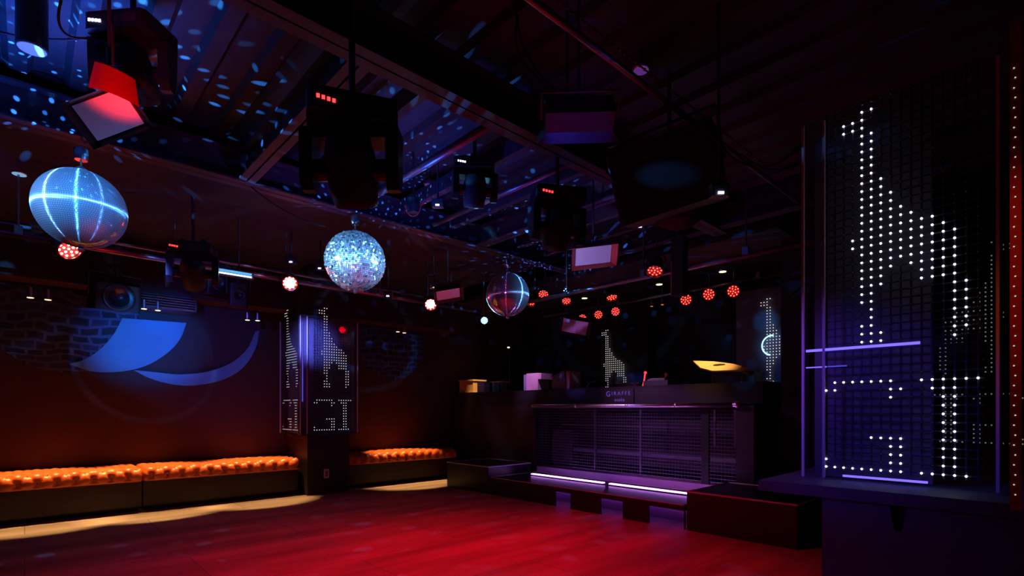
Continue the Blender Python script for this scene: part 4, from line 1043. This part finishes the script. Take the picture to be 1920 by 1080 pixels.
# blue washes on the ceiling deck
spot('ceiling_wash', (0.0, 3.9, 2.2), (-0.3, 3.5, 3.2), (0.02, 0.12, 1.0), 230, 120, 1.0, 0.2)
spot('ceiling_wash', (2.1, 3.4, 2.3), (2.4, 3.5, 3.2), (0.02, 0.10, 1.0), 34, 130, 1.0, 0.2)
spot('ceiling_wash', (3.6, 2.9, 1.9), (3.4, 3.2, 3.2), (0.06, 0.06, 1.0), 8, 100, 1.0, 0.2)
spot('added_soffit_wash', (-1.0, 5.0, 2.1), (-0.9, 5.4, 3.0), (0.4, 0.03, 1.0), 130, 80, 1.0, 0.2)  # added purple spot aimed up at the soffit
# blue on the crescents
spot('mural_wash', (0.75, 5.0, 1.8), px(275, 635, Y=YW), (0.0, 0.22, 1.0), 260, 34, 1.0, 0.06)
spot('mural_wash', (0.6, 5.0, 2.3), px(430, 670, Y=YW), (0.10, 0.08, 1.0), 90, 50, 1.0, 0.06)
# added blue/purple spot on the pillar display
spot('added_pillar_wash', (1.9, 5.2, 2.3), (2.66, 6.6, 1.98), (0.16, 0.2, 1.0), 560, 24, 0.9, 0.05)
# floor: red wash from added spots that have no fixture
spot('added_floor_wash', (1.6, 2.85, 2.85), (1.9, 3.0, 0), RED, 300, 108, 1.0, 0.1)
spot('added_floor_wash', (3.45, 3.4, 2.85), (3.0, 3.0, 0), RED, 110, 80, 1.0, 0.1)
spot('added_beam_wash', (1.8, 3.6, 1.9), (1.9, 4.48, 2.9), (0.25, 0.12, 1.0), 24, 90, 1.0, 0.1)  # added spot that tints the beam underside violet
spot('added_base_wash', (0.4, 1.4, 1.7), (2.44, 0.62, 0.5), (0.0, 0.1, 1.0), 10, 34, 1.0, 0.1)  # added blue spot that brightens the tower base
spot('added_rail_spot', (3.7, 4.9, 2.4), (5.26, 3.4, 1.15), (0.9, 0.3, 0.95), 100, 44, 0.8, 0.03)  # added spot that brings out the chrome rail
spot('added_edge_spot', (1.7, 2.2, 1.7), (2.66, 0.88, 1.35), (1.0, 0.05, 0.25), 16, 24, 1.0, 0.03)  # added pink spot for the tower edge
# added spots that brighten fixtures and cases
def accent(x, y, d, col, power, off, size=14):
    p = px(x, y, d=d); spot('added_accent_spot', p+Vector(off), p, col, power, size, 0.6, 0.02)
accent(205, 215, 2.35, (0.3, 0.3, 1.0), 8, (0.1, -0.5, -1.0), 30)
accent(1085, 225, 2.6, (0.05, 0.04, 1.0), 10, (-0.5, -0.4, -0.9), 22)
accent(1055, 712, 7.1, (0.08, 0.12, 1.0), 25, (-0.9, 0.3, 0.3), 20)
accent(1112, 478, 4.2, (0.35, 0.3, 1.0), 45, (-0.7, -0.3, -0.8), 24)
accent(840, 550, 6.1, (1.0, 0.12, 0.2), 22, (-0.6, -0.8, -0.8), 22)
accent(212, 155, 2.15, (1.0, 0.02, 0.02), 30, (-0.1, -0.6, -0.5), 24)
accent(400, 522, 6.3, (0.02, 0.2, 1.0), 16, (-0.3, -1.0, 0.1), 30)
accent(300, 580, 6.3, (0.02, 0.1, 1.0), 12, (0.3, -1.0, -0.1), 40)
accent(1045, 400, 3.8, (0.03, 0.08, 1.0), 8, (-0.9, 0.3, 0.0), 30)
accent(1435, 640, 5.8, (0.02, 0.2, 1.0), 14, (-1.2, 0.5, 0.6), 26)
# added washes on the tower and the post
spot('added_tower_wash', (1.2, 1.7, 2.0), (2.72, 0.70, 1.08), (0.07, 0.06, 1.0), 90, 32, 1.0, 0.05)
spot('added_post_wash', (1.5, 0.8, 2.2), (2.35, 0.05, 1.5), (1.0, 0.12, 0.02), 22, 34, 1.0, 0.05)
# booth strips light
area('booth_glow', (4.98, 3.75, 0.26), (5.4, 3.75, 0.4), (0.25, 0.05, 1.0), 1.2, 0.05, 2.4)
# desk warm spots
spot('desk_spot', (5.4, 6.6, 2.75), (5.72, 6.9, 1.5), WARM, 300, 24, 0.8, 0.03)
spot('desk_spot', (5.2, 3.2, 2.75), (5.72, 2.85, 1.6), WARM, 260, 32, 0.8, 0.03)
spot('desk_spot', (5.0, 5.2, 2.75), (5.7, 5.6, 1.45), (0.8, 0.3, 0.9), 200, 26, 0.8, 0.03)
bpy.context.view_layer.update()
